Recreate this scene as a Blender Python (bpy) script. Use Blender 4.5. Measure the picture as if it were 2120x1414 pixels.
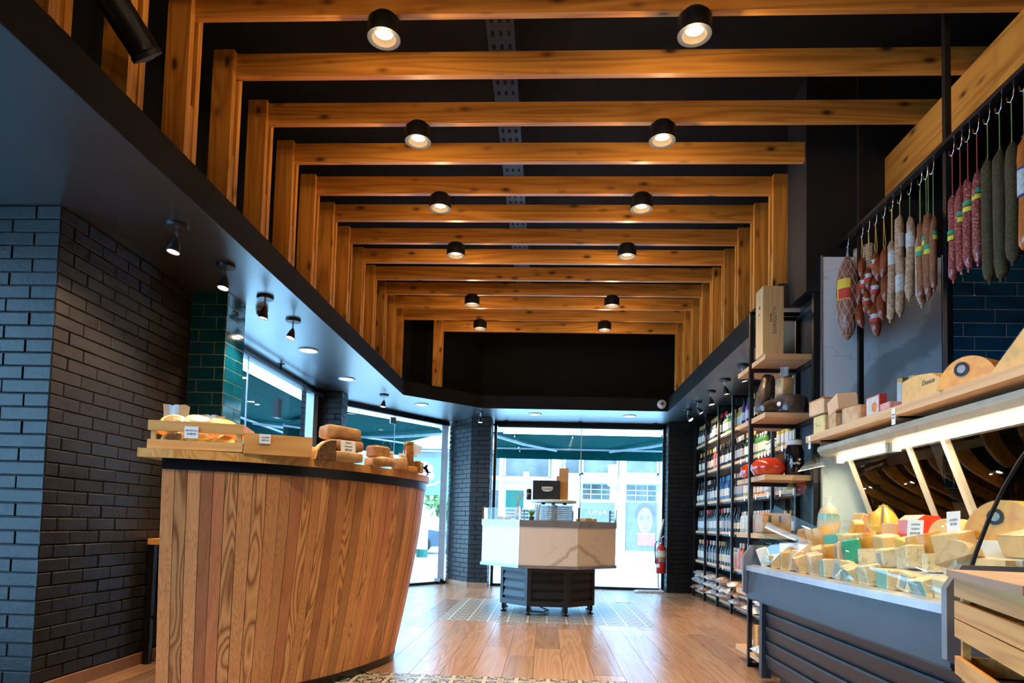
import bpy, math, random
from mathutils import Vector, Matrix
R = math.radians
random.seed(11)
sc = bpy.context.scene
for o in list(bpy.data.objects): bpy.data.objects.remove(o)
COL = sc.collection

# ------------------------------------------------------------------ camera
YAW, PITCH, ROLL, FPX, CYPX = .0515, .0544, .0269, 1360.0, 1012.0
fw = Vector((-math.sin(YAW)*math.cos(PITCH), math.cos(YAW)*math.cos(PITCH), math.sin(PITCH)))
r0 = Vector((math.cos(YAW), math.sin(YAW), 0)); u0 = r0.cross(fw)
rt = r0*math.cos(ROLL)+u0*math.sin(ROLL); up = -r0*math.sin(ROLL)+u0*math.cos(ROLL)
cam = bpy.data.objects.new('camera', bpy.data.cameras.new('camera')); COL.objects.link(cam)
cam.matrix_world = Matrix(((rt.x, up.x, -fw.x, 0), (rt.y, up.y, -fw.y, 0), (rt.z, up.z, -fw.z, 1.0), (0, 0, 0, 1)))
cam.data.sensor_width = 36; cam.data.lens = FPX/2120*36
cam.data.shift_y = (CYPX-707)/2120; cam.data.clip_start = .05; cam.data.clip_end = 200
sc.camera = cam

# ------------------------------------------------------------------ sky, exposure
wd = bpy.data.worlds.new('overcast_sky'); sc.world = wd; wd.use_nodes = True
bg = wd.node_tree.nodes['Background']; bg.inputs[0].default_value = (.35, .66, 1, 1); bg.inputs[1].default_value = 12.5
sc.view_settings.view_transform = 'Standard'; sc.view_settings.look = 'None'
sc.view_settings.exposure = 0.0; sc.view_settings.gamma = 1; sc.view_settings.use_curve_mapping = False
try:
    sc.cycles.max_bounces = 8; sc.cycles.diffuse_bounces = 4; sc.cycles.glossy_bounces = 3; sc.cycles.transparent_max_bounces = 20; sc.cycles.use_adaptive_sampling = True; sc.cycles.adaptive_threshold = .07; sc.cycles.adaptive_min_samples = 16; sc.cycles.caustics_reflective = False
    sc.cycles.caustics_refractive = False; sc.cycles.sample_clamp_indirect = 6; sc.cycles.use_denoising = True
except Exception: pass
FILL_W, BEAM_W, DOWN_W, SPOT_W, CASE_W = 9, 125, 24, 85, 8.5
def portal(name, loc, rot, sx, sy):
    l = bpy.data.lights.new(name, 'AREA'); l.shape = 'RECTANGLE'; l.size = sx; l.size_y = sy; l.cycles.is_portal = True
    o = bpy.data.objects.new(name, l); COL.objects.link(o); o.location = loc; o.rotation_euler = rot; return o
portal('window_portal', (.53, 10.9, 1.35), (R(90), 0, R(180)), 2.7, 2.6)
portal('window_portal', (-3.15, 6.8, 1.6), (R(90), 0, R(-90)), 3.4, 2.2)
portal('window_portal', (-2.3, 9.98, 1.35), (R(90), 0, R(-127)), 1.8, 2.6)
portal('window_portal', (-3.48, .95, 1.4), (R(90), 0, R(-90)), 4.6, 2.5)

# ------------------------------------------------------------------ helpers
def link(o, parent=None):
    COL.objects.link(o)
    if parent is not None: o.parent = parent
    return o
def tag(o, label=None, cat=None, group=None, kind=None):
    if label: o['label'] = label
    if cat: o['category'] = cat
    if group: o['group'] = group
    if kind: o['kind'] = kind
    return o
def empty(name, loc=(0,0,0), rz=0, label=None, cat=None, group=None, rot=None):
    o = bpy.data.objects.new(name, None); o.empty_display_size = .05; link(o); o.location = loc
    o.rotation_euler = rot or (0, 0, rz); return tag(o, label, cat, group)
class MB:
    """collects shapes for ONE mesh"""
    def __init__(s): s.v = []; s.f = []
    def add(s, vs, fs, M=None):
        b = len(s.v)
        s.v += [tuple(M @ Vector(p)) if M else tuple(p) for p in vs]; s.f += [tuple(b+i for i in f) for f in fs]; return s
    def box(s, x0, x1, y0, y1, z0, z1, M=None):
        return s.add([(x0,y0,z0),(x1,y0,z0),(x1,y1,z0),(x0,y1,z0),(x0,y0,z1),(x1,y0,z1),(x1,y1,z1),(x0,y1,z1)],
                     [(0,3,2,1),(4,5,6,7),(0,1,5,4),(1,2,6,5),(2,3,7,6),(3,0,4,7)], M)
    def cbox(s, sx, sy, sz, b=.004, M=None):
        """box with chamfered edges, centred on x,y, base at z=0"""
        def ring(x, y, z, c): return [(-x+c,-y,z),(x-c,-y,z),(x,-y+c,z),(x,y-c,z),(x-c,y,z),(-x+c,y,z),(-x,y-c,z),(-x,-y+c,z)]
        x, y = sx/2, sy/2
        vs = ring(x-b,y-b,0,b*.6)+ring(x,y,b,b)+ring(x,y,sz-b,b)+ring(x-b,y-b,sz,b*.6)
        fs = [tuple(range(7,-1,-1)), tuple(range(24,32))]
        for k in range(3):
            for i in range(8): j=(i+1)%8; fs.append((k*8+i,k*8+j,k*8+8+j,k*8+8+i))
        return s.add(vs, fs, M)
    def prism(s, pts, z0, z1, M=None):
        n = len(pts)
        return s.add([(x,y,z0) for x,y in pts]+[(x,y,z1) for x,y in pts],
                     [tuple(range(n-1,-1,-1)), tuple(range(n,2*n))]+[(i,(i+1)%n,n+(i+1)%n,n+i) for i in range(n)], M)
    def lathe(s, prof, n=12, M=None, cap=True):
        """prof: (radius, z) list"""
        vs = []; fs = []
        for r, z in prof: vs += [(r*math.cos(2*math.pi*i/n), r*math.sin(2*math.pi*i/n), z) for i in range(n)]
        for k in range(len(prof)-1):
            for i in range(n): j=(i+1)%n; fs.append((k*n+i,k*n+j,k*n+n+j,k*n+n+i))
        if cap: fs += [tuple(range(n-1,-1,-1)), tuple(range((len(prof)-1)*n, len(prof)*n))]
        return s.add(vs, fs, M)
    def sbox(s, sx, sy, sz, p=.35, M=None, n=20, k=10):
        """soft-cornered loaf shape, base at z=0"""
        f = lambda v: math.copysign(abs(v)**p, v); vs = []; fs = []
        for j in range(1, k):
            a = -math.pi/2+math.pi*j/k
            for i in range(n): b = 2*math.pi*i/n; vs.append((sx/2*f(math.cos(a))*f(math.cos(b)), sy/2*f(math.cos(a))*f(math.sin(b)), sz/2+sz/2*f(math.sin(a))))
        for j in range(k-2):
            for i in range(n): q=(i+1)%n; fs.append((j*n+i,j*n+q,j*n+n+q,j*n+n+i))
        return s.add(vs, fs+[tuple(range(n-1,-1,-1)), tuple(range((k-2)*n,(k-1)*n))], M)
    def tube(s, pts, r, n=8, rs=None):
        pts = [Vector(p) for p in pts]; vs = []; fs = []; m = len(pts); nrm = None
        for i, p in enumerate(pts):
            t = (pts[min(i+1,m-1)]-pts[max(i-1,0)]).normalized()
            if nrm is None:
                nrm = t.cross(Vector((0,0,1)))
                if nrm.length < .05: nrm = t.cross(Vector((1,0,0)))
            nrm = (nrm-t*nrm.dot(t)).normalized(); b = t.cross(nrm); rr = rs[i] if rs else r
            vs += [p+(nrm*math.cos(2*math.pi*k/n)+b*math.sin(2*math.pi*k/n))*rr for k in range(n)]
        for k in range(m-1):
            for i in range(n): j=(i+1)%n; fs.append((k*n+i,k*n+j,k*n+n+j,k*n+n+i))
        fs += [tuple(range(n-1,-1,-1)), tuple(range((m-1)*n, m*n))]
        return s.add(vs, fs)
    def bar(s, a, b, w, h):
        """square bar from a to b"""
        a = Vector(a); b = Vector(b); t = (b-a).normalized(); x = t.cross(Vector((0,0,1)))
        if x.length < .05: x = Vector((1,0,0))
        x.normalize(); y = t.cross(x)
        vs = [p+x*w/2*i+y*h/2*j for p in (a,b) for i,j in ((-1,-1),(1,-1),(1,1),(-1,1))]
        return s.add(vs, [(3,2,1,0),(4,5,6,7)]+[(i,(i+1)%4,4+(i+1)%4,4+i) for i in range(4)])
    def mesh(s, name, mat, smooth=False):
        me = bpy.data.meshes.new(name); me.from_pydata(s.v, [], s.f)
        if smooth: me.polygons.foreach_set('use_smooth', [True]*len(me.polygons))
        me.materials.append(mat if not isinstance(mat, str) else MT[mat]); me.update(); return me
    def build(s, name, mat, parent=None, smooth=False, loc=None, rot=None):
        o = bpy.data.objects.new(name, s.mesh(name, mat, smooth)); link(o, parent)
        if loc is not None: o.location = loc
        if rot is not None: o.rotation_euler = rot
        if smooth: autosmooth(o.data)
        return o
def autosmooth(me, ang=R(40)):
    try: me.set_sharp_from_angle(angle=ang)
    except Exception: pass
def inst(name, me, parent=None, loc=(0,0,0), rot=(0,0,0), scale=None):
    o = bpy.data.objects.new(name, me); link(o, parent); o.location = loc; o.rotation_euler = rot
    if scale: o.scale = scale
    return o
def copy_tree(o, parent=None):
    c = o.copy(); COL.objects.link(c); c.parent = parent
    for ch in o.children: copy_tree(ch, c)
    return c
def box(name, mat, x0, x1, y0, y1, z0, z1, parent=None, **k): return MB().box(x0,x1,y0,y1,z0,z1).build(name, mat, parent, **k)
def TR(loc=(0,0,0), rz=0, rx=0, ry=0, s=(1,1,1)):
    return Matrix.Translation(loc) @ Matrix.Rotation(rz,4,'Z') @ Matrix.Rotation(ry,4,'Y') @ Matrix.Rotation(rx,4,'X') @ Matrix.Diagonal((*s,1))
def text(name, body, mat, size, parent=None, loc=(0,0,0), rot=(R(90),0,0), align='CENTER', ext=.0004, shear=0, space=1, sx=1):
    cu = bpy.data.curves.new(name, 'FONT'); cu.body = body; cu.size = size; cu.align_x = align; cu.align_y = 'CENTER'
    cu.extrude = ext; cu.shear = shear; cu.space_character = space; cu.resolution_u = 3
    t = bpy.data.objects.new(name+'_tmp', cu); COL.objects.link(t)
    me = bpy.data.meshes.new_from_object(t.evaluated_get(bpy.context.evaluated_depsgraph_get()))
    bpy.data.objects.remove(t); bpy.data.curves.remove(cu); me.materials.clear(); me.materials.append(MT[mat])
    o = inst(name, me, parent, loc, rot); o.scale = (sx, 1, 1); return o

# ------------------------------------------------------------------ materials
MT = {}
class NT:
    def __init__(s, name):
        s.m = bpy.data.materials.new(name); s.m.use_nodes = True; s.t = s.m.node_tree; s.p = s.t.nodes['Principled BSDF']; MT[name] = s.m
    def n(s, typ, **k):
        nd = s.t.nodes.new('ShaderNode'+typ)
        for a, b in k.items():
            if a.startswith('i_'): nd.inputs[a[2:].replace('_',' ')].default_value = b
            else: setattr(nd, a, b)
        return nd
    def l(s, a, b): s.t.links.new(a, b)
    def coords(s, scale, rnd=True):
        tc = s.n('TexCoord'); mp = s.n('Mapping'); mp.inputs['Scale'].default_value = scale; s.l(tc.outputs['Object'], mp.inputs['Vector'])
        if rnd:
            oi = s.n('ObjectInfo'); mu = s.n('VectorMath', operation='SCALE'); mu.inputs[0].default_value = (17.3, 9.1, 13.7)
            s.l(oi.outputs['Random'], mu.inputs['Scale']); ad = s.n('VectorMath', operation='ADD')
            s.l(tc.outputs['Object'], ad.inputs[0]); s.l(mu.outputs[0], ad.inputs[1]); s.l(ad.outputs[0], mp.inputs['Vector'])
        return mp.outputs[0]
    def noise(s, vec, scale, detail=3, rough=.5, dist=0):
        nd = s.n('TexNoise'); nd.inputs['Scale'].default_value = scale; nd.inputs['Detail'].default_value = detail
        nd.inputs['Roughness'].default_value = rough; nd.inputs['Distortion'].default_value = dist; s.l(vec, nd.inputs['Vector']); return nd.outputs[0]
    def ramp(s, fac, stops, interp='LINEAR'):
        nd = s.n('ValToRGB'); nd.color_ramp.interpolation = interp; e = nd.color_ramp.elements
        while len(e) < len(stops): e.new(.5)
        for el, (p, c) in zip(e, stops): el.position = p; el.color = (*c, 1) if len(c) == 3 else c
        s.l(fac, nd.inputs[0]); return nd.outputs[0]
    def math(s, op, a, b=None, c=None):
        nd = s.n('Math', operation=op)
        for i, x in enumerate((a, b, c)):
            if x is None: continue
            if isinstance(x, (int, float)): nd.inputs[i].default_value = x
            else: s.l(x, nd.inputs[i])
        return nd.outputs[0]
    def mix(s, fac, a, b, mode='MIX'):
        nd = s.n('Mix', data_type='RGBA', blend_type=mode)
        for i, x in ((0, fac), (6, a), (7, b)):
            if isinstance(x, (int, float)): nd.inputs[i].default_value = x
            elif isinstance(x, tuple): nd.inputs[i].default_value = (*x, 1) if len(x) == 3 else x
            else: s.l(x, nd.inputs[i])
        return nd.outputs[2]
    def bump(s, h, strength=.3, dist=.004):
        b = s.n('Bump'); b.inputs['Strength'].default_value = strength; b.inputs['Distance'].default_value = dist
        s.l(h, b.inputs['Height']); s.l(b.outputs[0], s.p.inputs['Normal'])
    def out(s, color, rough=.5, metal=0, spec=None, coat=0):
        if isinstance(color, tuple): s.p.inputs['Base Color'].default_value = (*color, 1)
        else: s.l(color, s.p.inputs['Base Color'])
        s.p.inputs['Roughness'].default_value = rough; s.p.inputs['Metallic'].default_value = metal
        if spec is not None: s.p.inputs['Specular IOR Level'].default_value = spec
        if coat: s.p.inputs['Coat Weight'].default_value = coat; s.p.inputs['Coat Roughness'].default_value = .08
        return s.m
def hx(h): 
    return tuple(((int(h[i:i+2],16)/255+.055)/1.055)**2.4 if int(h[i:i+2],16) > 10 else int(h[i:i+2],16)/255/12.92 for i in (0,2,4))
def paint(name, c, rough=.5, metal=0, var=.12, scale=9, bump=0, bscale=60, spec=None, coat=0):
    """plain colour with a little uneven tone and optional fine relief"""
    t = NT(name); v = t.coords((1,1,1)); n = t.noise(v, scale, 3)
    col = t.ramp(n, [(.3, tuple(x*(1-var) for x in c)), (.7, tuple(min(1, x*(1+var)) for x in c))])
    if bump: t.bump(t.noise(v, bscale, 4), bump)
    return t.out(col, rough, metal, spec, coat)
def wood(name, ca, cb, axis='z', freq=7, k=9, fine=.35, rough=.5, vary=.25, stretch=.09, knots=0, knotc=(.05,.02,.008), spec=.35, bump=.15):
    """cathedral grain: contour lines of a stretched noise, plus fine fibres and knots"""
    t = NT(name); sv = [1,1,1]; i = 'xyz'.index(axis); sv[i] = stretch
    v = t.coords(tuple(sv)); n = t.noise(v, freq, 1.5, .4, .3)
    b = t.math('PINGPONG', t.math('MULTIPLY', n, k), .5)
    sf = [1,1,1]; sf[i] = .02; fib = t.noise(t.coords(tuple(sf)), 130, 2)
    g = t.math('ADD', t.math('MULTIPLY', b, 2-2*fine), t.math('MULTIPLY', fib, fine))
    col = t.ramp(g, [(.12, cb), (.55, tuple((x*.7+y*.3) for x,y in zip(ca,cb))), (.95, ca)])
    oi = t.n('ObjectInfo'); col = t.mix(1, col, t.ramp(oi.outputs['Random'], [(0, (1-vary,)*3), (.5, (1,1-vary*.12,1-vary*.25)), (1, (1,1,1))]), 'MULTIPLY')
    if knots:
        kv = [1,1,1]; kv[i] = .45
        vo = t.n('TexVoronoi'); vo.inputs['Scale'].default_value = knots; t.l(t.coords(tuple(kv)), vo.inputs['Vector'])
        kf = t.ramp(vo.outputs['Distance'], [(.07, (1,1,1)), (.15, (.4,.4,.4)), (.24, (0,0,0))])
        col = t.mix(kf, col, knotc)
    if bump: t.bump(g, bump, .002)
    return t.out(col, rough, 0, spec)
def glass(name, tint=(.93,.98,.97), refl=1.0, rough=.0, alpha=None):
    """thin clear sheet: passes light straight, mirrors at grazing angles"""
    t = NT(name); g = t.n('BsdfGlossy'); g.inputs['Roughness'].default_value = rough
    tr = t.n('BsdfTransparent'); tr.inputs[0].default_value = (*tint, 1)
    fr = t.n('Fresnel'); fr.inputs[0].default_value = 1.45
    ge = t.n('NewGeometry'); ff = t.math('MULTIPLY', fr.outputs[0], t.math('MULTIPLY', t.math('SUBTRACT', 1.0, ge.outputs['Backfacing']), refl)); mx = t.n('MixShader'); t.l(ff, mx.inputs[0]); t.l(tr.outputs[0], mx.inputs[1]); t.l(g.outputs[0], mx.inputs[2])
    t.l(mx.outputs[0], t.t.nodes['Material Output'].inputs[0]); t.t.nodes.remove(t.p); return t.m
def film(name, tint=(.95,.95,.95), amount=.25, rough=.15):
    """crinkled clear wrap"""
    t = NT(name); v = t.coords((1,1,1)); d = t.n('BsdfDiffuse'); d.inputs[0].default_value = (.9,.92,.95,1); g = t.n('BsdfGlossy'); g.inputs['Roughness'].default_value = rough
    b = t.n('Bump'); b.inputs['Strength'].default_value = .8; b.inputs['Distance'].default_value = .01; t.l(t.noise(v, 30, 3, .6, 1.5), b.inputs['Height']); t.l(b.outputs[0], g.inputs['Normal'])
    tr = t.n('BsdfTransparent'); tr.inputs[0].default_value = (*tint, 1); fr = t.n('LayerWeight'); fr.inputs[0].default_value = .2; t.l(b.outputs[0], fr.inputs['Normal'])
    m1 = t.n('MixShader'); m1.inputs[0].default_value = amount*.5; t.l(tr.outputs[0], m1.inputs[1]); t.l(d.outputs[0], m1.inputs[2])
    m2 = t.n('MixShader'); ge = t.n('NewGeometry'); t.l(t.math('MULTIPLY', fr.outputs['Facing'], t.math('MULTIPLY', t.math('SUBTRACT', 1.0, ge.outputs['Backfacing']), .30)), m2.inputs[0]); t.l(m1.outputs[0], m2.inputs[1]); t.l(g.outputs[0], m2.inputs[2])
    t.l(m2.outputs[0], t.t.nodes['Material Output'].inputs[0]); t.t.nodes.remove(t.p); return t.m
def glow(name, c, s):
    t = NT(name); t.p.inputs['Base Color'].default_value = (*c, 1); t.p.inputs['Emission Color'].default_value = (*c, 1); t.p.inputs['Emission Strength'].default_value = s; return t.m
def speckle(name, base, spot, scale=90, lo=.45, hi=.6, rough=.5, spec=.4, coat=0, bump=.2, detail=2):
    t = NT(name); v = t.coords((1,1,1)); n = t.noise(v, scale, detail, .6); big = t.noise(v, scale*.15, 2)
    col = t.mix(t.ramp(n, [(lo,(0,0,0)),(hi,(1,1,1))]), base, spot); col = t.mix(.35, col, t.ramp(big, [(.3,tuple(x*.6 for x in base)),(.7,base)]))
    if bump: t.bump(n, bump, .003)
    return t.out(col, rough, 0, spec, coat)

paint('brick_paint', (.0115,.0112,.012), .46, bump=.45, bscale=45, var=.25, scale=14, spec=.30)
paint('mortar_paint', (.009,.009,.010), .55, bump=.4, bscale=70, spec=.2)
t_ = NT('soffit_paint'); v_ = t_.coords((1,1,1)); t_.bump(t_.noise(v_, 7, 4), .1); t_.out(t_.ramp(t_.noise(v_, 2.2, 3), [(.3,(.012,.013,.015)),(.7,(.018,.0195,.022))]), .36, 0, 1.0, 1.0); t_.p.inputs['Coat Roughness'].default_value = .36
paint('black_paint', (.0042,.0040,.0044), .7, var=.2, scale=3, spec=.12)
paint('ceiling_paint', (.0075,.0075,.009), .7, var=.2, scale=3, spec=.15)
paint('dark_wall', (.011,.011,.013), .5, var=.15, scale=4, bump=.2, spec=.3)
paint('black_metal', (.012,.012,.014), .35, .3, spec=.5)
paint('graphite_metal', (.032,.033,.038), .40, .25, var=.1)
paint('slate_metal', (.036,.045,.062), .36, .2, var=.12, scale=4)
paint('grey_metal', (.35,.37,.40), .35, .6)
paint('case_grey', (.20,.21,.23), .38, .3)
paint('rim_grey', (.011,.012,.015), .6, spec=.2); paint('recess_beige', (.022,.017,.011), .7, spec=.1)
paint('chrome', (.75,.76,.78), .15, 1)
paint('white_plastic', (.72,.72,.70), .4)
paint('white_paper', (.82,.82,.82), .6, var=.03)
paint('cream_paper', (.78,.70,.52), .6)
paint('kraft_paper', (.55,.30,.11), .7, var=.1)
paint('ink', (.015,.015,.02), .6)
paint('gold', (.55,.34,.10), .35, .5)
paint('teal_fabric', (.0005,.050,.047), .8, var=.12, spec=.05)
paint('dark_fabric', (.02,.05,.055), .8)
paint('white_wall', (.80,.82,.84), .6, var=.03)
paint('pavement', (.74,.75,.76), .8, var=.06, scale=.8)
paint('asphalt', (.42,.43,.45), .8, var=.08)
paint('aluminium', (.48,.52,.58), .3, .5)
paint('red_paint', (.62,.020,.014), .3, coat=.5)
paint('teal_tile', (.002,.085,.180), .12, spec=.5, coat=.8, var=.18, scale=5)
paint('grout', (.55,.55,.50), .8)
paint('baseboard_wood', (.30,.17,.095), .5)
wood('pine_x', (.66,.29,.050), (.38,.135,.020), 'x', 9, 7, .4, .42, .3, .06, knots=8.5, knotc=(.07,.025,.008), bump=.1)
wood('pine_z', (.66,.29,.050), (.38,.135,.020), 'z', 9, 7, .4, .42, .3, .06, knots=8.5, knotc=(.07,.025,.008), bump=.1)
wood('pine_y', (.66,.29,.050), (.38,.135,.020), 'y', 9, 7, .4, .42, .3, .06, knots=8.5, knotc=(.07,.025,.008), bump=.1)
wood('stave_a', (.78,.40,.165), (.26,.088,.03), 'z', 8, 17, .30, .40, .35, .06)
wood('stave_b', (.76,.37,.155), (.46,.19,.072), 'z', 22, 14, .6, .40, .4, .03)
wood('stave_c', (.64,.265,.125), (.43,.155,.068), 'z', 5, 9, .7, .40, .35, .03)
wood('pale_pine', (.82,.43,.135), (.66,.29,.07), 'x', 7, 9, .35, .5, .18, .08, bump=.05)
wood('pale_pine_x', (.70,.46,.26), (.56,.33,.16), 'x', 9, 7, .4, .5, .15, .06, bump=.05)
wood('pale_pine_y', (.70,.46,.26), (.56,.33,.16), 'y', 9, 7, .4, .5, .15, .06, bump=.05)
wood('crate_wood', (.66,.34,.095), (.46,.20,.045), 'y', 10, 10, .4, .5, .2, .06, bump=.08)
wood('crate_wood_x', (.66,.34,.095), (.46,.20,.045), 'x', 10, 10, .4, .5, .2, .06, bump=.08)
wood('box_wood', (.66,.45,.22), (.52,.32,.13), 'z', 10, 12, .4, .5, .1, .05, bump=.05)
wood('floor_wood', (.43,.27,.17), (.29,.165,.098), 'y', 9, 9, .5, .25, .32, .05, spec=.5, bump=.35)
glass('window_glass', (.90,.96,.98), .9)
glass('case_glass', (.95,.98,.97), 1.2)
glass('clear_glass', (.85,.93,.92), 1.2)
film('clear_film', (.98,.98,.98), .06); film('hazy_film', (.9,.93,.95), .55); film('frosted_screen', (.75,.77,.78), 1.1, .12)
paint('cream_metal', (.70,.58,.42), .4, .1); paint('cheese_yellow_wax', (.80,.45,.07), .3, coat=.4)
glow('lamp_face', (1,.86,.66), 26); glow('downlight_face', (1,.93,.80), 14); glow('spot_face', (1,.86,.62), 40); glow('tube_glow', (1,.93,.80), 9); glow('strip_glow', (.9,.97,1), 6)
def marble(name, base, vein, vein2, scale=1.3):
    t = NT(name); v = t.coords((1,1,1), False); n = t.noise(v, scale*1.4, 6, .6, .6); m = t.noise(v, scale, 2, .5, .8)
    b = t.math('ABSOLUTE', t.math('SUBTRACT', m, .5)); big = t.ramp(b, [(.0,(1,1,1)),(.018,(.5,.5,.5)),(.03,(0,0,0))])
    a = t.math('ABSOLUTE', t.math('SUBTRACT', n, .47)); thin = t.ramp(a, [(.0,(1,1,1)),(.012,(0,0,0))])
    c = t.mix(t.math('MULTIPLY', big, .85), base, vein); c = t.mix(t.math('MULTIPLY', thin, .45), c, vein2); return t.out(c, .12, 0, .5, .5)

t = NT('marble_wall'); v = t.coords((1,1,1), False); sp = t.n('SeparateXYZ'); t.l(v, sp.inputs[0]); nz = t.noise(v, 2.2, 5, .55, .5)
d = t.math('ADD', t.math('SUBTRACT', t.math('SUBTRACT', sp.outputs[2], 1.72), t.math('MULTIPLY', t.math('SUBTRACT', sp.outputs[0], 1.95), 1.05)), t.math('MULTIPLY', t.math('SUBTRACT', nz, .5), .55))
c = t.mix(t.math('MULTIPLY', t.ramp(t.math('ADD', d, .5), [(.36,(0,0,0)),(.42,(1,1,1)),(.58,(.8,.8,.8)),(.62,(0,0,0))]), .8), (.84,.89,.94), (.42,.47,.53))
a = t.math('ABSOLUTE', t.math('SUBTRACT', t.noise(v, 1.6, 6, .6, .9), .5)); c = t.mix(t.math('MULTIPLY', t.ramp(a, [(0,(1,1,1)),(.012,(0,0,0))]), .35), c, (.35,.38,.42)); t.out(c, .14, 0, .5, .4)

t = NT('marble'); v = t.coords((1,1,1), False); sp = t.n('SeparateXYZ'); t.l(v, sp.inputs[0]); nz = t.noise(v, 5, 5, .6, .6)
d = t.math('ADD', t.math('ADD', t.math('SUBTRACT', sp.outputs[2], .80), t.math('MULTIPLY', t.math('ABSOLUTE', t.math('SUBTRACT', sp.outputs[0], .32)), .75)), t.math('MULTIPLY', t.math('SUBTRACT', nz, .5), .14))
c = t.mix(t.math('MULTIPLY', t.ramp(t.math('ADD', d, .5), [(.455,(0,0,0)),(.475,(1,1,1)),(.50,(.7,.7,.7)),(.53,(0,0,0))]), .75), (.80,.74,.67), (.42,.35,.27))
a = t.math('ABSOLUTE', t.math('SUBTRACT', t.noise(v, 2.4, 6, .6, .9), .5)); c = t.mix(t.math('MULTIPLY', t.ramp(a, [(0,(1,1,1)),(.010,(0,0,0))]), .35), c, (.5,.45,.38)); t.out(c, .14, 0, .5, .4)
# ================================================================== THE SETTING
ZS, ZT, ZC = 2.69, 2.88, 4.25            # soffit underside, soffit top, ceiling
def struct(o, label, cat): return tag(o, label, cat, kind='structure')
GX, GW = -1.08, .2045                     # plank columns
MATS = ((-1.08, 1.1695, 6.78, 8.87), (-1.4890, .556, 2.3, 4.36))
def floor():
    fl = struct(box('floor', 'mortar_paint', -4.2, 3.4, -2.6, 11.0, -.12, -.004), 'wood-look plank floor with two patterned tile insets', 'floor')
    plank = {}
    def add(x, ya, yb):
        L = yb-ya
        if L < .05: return
        k = round(L, 2)
        if k not in plank: plank[k] = MB().box(-GW/2+.0012, GW/2-.0012, -k/2+.0012, k/2-.0012, -.006, 0).mesh('plank', 'floor_wood')
        inst('plank', plank[k], fl, (x, (ya+yb)/2, 0))
    rnd = random.Random(3)
    for c in range(-8, 19):
        x = GX+GW*(c+.5); y = 2.3-rnd.random()*.9
        while y < 10.9:
            a, b = y, min(y+1.18, 10.9); y += 1.18; segs = [(max(a,2.3), b)]
            for (x0, x1, y0, y1) in MATS:
                if x0 < x < x1:
                    new = []
                    for (p, q) in segs:
                        if p < y0: new.append((p, min(q, y0)))
                        if q > y1: new.append((max(p, y1), q))
                    segs = new
            for p, q in segs: add(x, p, q)
    t = NT('pattern_tile'); tc = t.n('TexCoord'); sep = t.n('SeparateXYZ'); t.l(tc.outputs['Object'], sep.inputs[0])
    ax = t.math('ABSOLUTE', sep.outputs[0]); ay = t.math('ABSOLUTE', sep.outputs[1]); h = GW/2
    def d(cx, cy): return t.math('SQRT', t.math('ADD', t.math('POWER', t.math('SUBTRACT', ax, cx), 2.), t.math('POWER', t.math('SUBTRACT', ay, cy), 2.)))
    rc = t.ramp(t.math('DIVIDE', d(h, h), h), [(.0,hx('2c3640')),(.22,hx('b0a898')),(.34,hx('74603f')),(.42,hx('c4beb2')),(.74,hx('3c4a58')),(.88,hx('c4beb2'))], 'CONSTANT')
    rp = t.ramp(t.math('DIVIDE', d(h*.45, h*.45), h), [(.0,hx('74603f')),(.12,hx('e8e4dc')),(.24,hx('3c4a58')),(.34,hx('f0ece4'))], 'CONSTANT')
    t.out(t.mix(1, rc, rp, 'MULTIPLY'), .36, 0, .4)
    tm = {}
    for i, (x0, x1, y0, y1) in enumerate(MATS):
        nx = round((x1-x0)/GW); ny = 10; hy = (y1-y0)/ny
        tm[i] = MB().box(-GW/2+.0008, GW/2-.0008, -hy/2+.0008, hy/2-.0008, -.006, 0).mesh('patterned_tile', 'pattern_tile')
        for a in range(nx):
            for b in range(ny):
                if i == 1 and b < 4: continue
                inst('patterned_tile', tm[i], fl, (x0+GW*(a+.5), y0+hy*(b+.5), 0))
floor()

# ---- ceiling, soffit, walls
struct(box('ceiling', 'ceiling_paint', -4.2, 3.6, -2.6, 11.1, ZC, ZC+.1), 'black painted ceiling above the timber beams', 'ceiling')
sof = MB().prism([(-4.2,-2.6),(-1.93,-2.6),(-1.93,8.59),(-.95,9.5),(1.735,9.5),(1.735,4.98),(2.7,4.98),(2.7,11.0),(-1.5,11.0),(-3.25,9.1),(-3.25,3.55),(-4.2,3.55)], ZS, ZT).build('ceiling_soffit', 'soffit_paint')
struct(sof, 'dark grey dropped soffit running round the room edge', 'soffit')
paint('fascia_dark_matte', (.013,.011,.0105), .75, var=.2, scale=3, spec=.12)  # dark matte facing added over the soffit edge so lamps don't brighten it
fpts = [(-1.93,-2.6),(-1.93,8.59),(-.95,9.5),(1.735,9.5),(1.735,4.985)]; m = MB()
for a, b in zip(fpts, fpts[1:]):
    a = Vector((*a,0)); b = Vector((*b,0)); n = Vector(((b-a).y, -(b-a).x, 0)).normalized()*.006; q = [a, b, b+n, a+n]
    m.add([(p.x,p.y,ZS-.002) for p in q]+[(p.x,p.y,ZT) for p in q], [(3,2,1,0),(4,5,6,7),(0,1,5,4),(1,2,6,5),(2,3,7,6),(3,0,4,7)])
m.build('fascia_dark_cover', 'fascia_dark_matte', sof)
struct(box('wall_upper_left', 'black_paint', -2.6, -2.45, -2.6, 8.6, ZT, ZC), 'black upper wall behind the left timber posts', 'wall')
struct(MB().prism([(-2.6,8.6),(-2.45,8.6),(-1.0,9.95),(2.2,9.95),(2.2,10.1),(-1.06,10.1)], ZT, ZC).build('wall_upper_far', 'black_paint'), 'black upper wall at the far end above the windows', 'wall')
struct(box('wall_upper_right', 'black_paint', 2.05, 2.2, 4.98, 9.95, ZT, ZC), 'black upper wall behind the right timber posts', 'wall')
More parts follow.
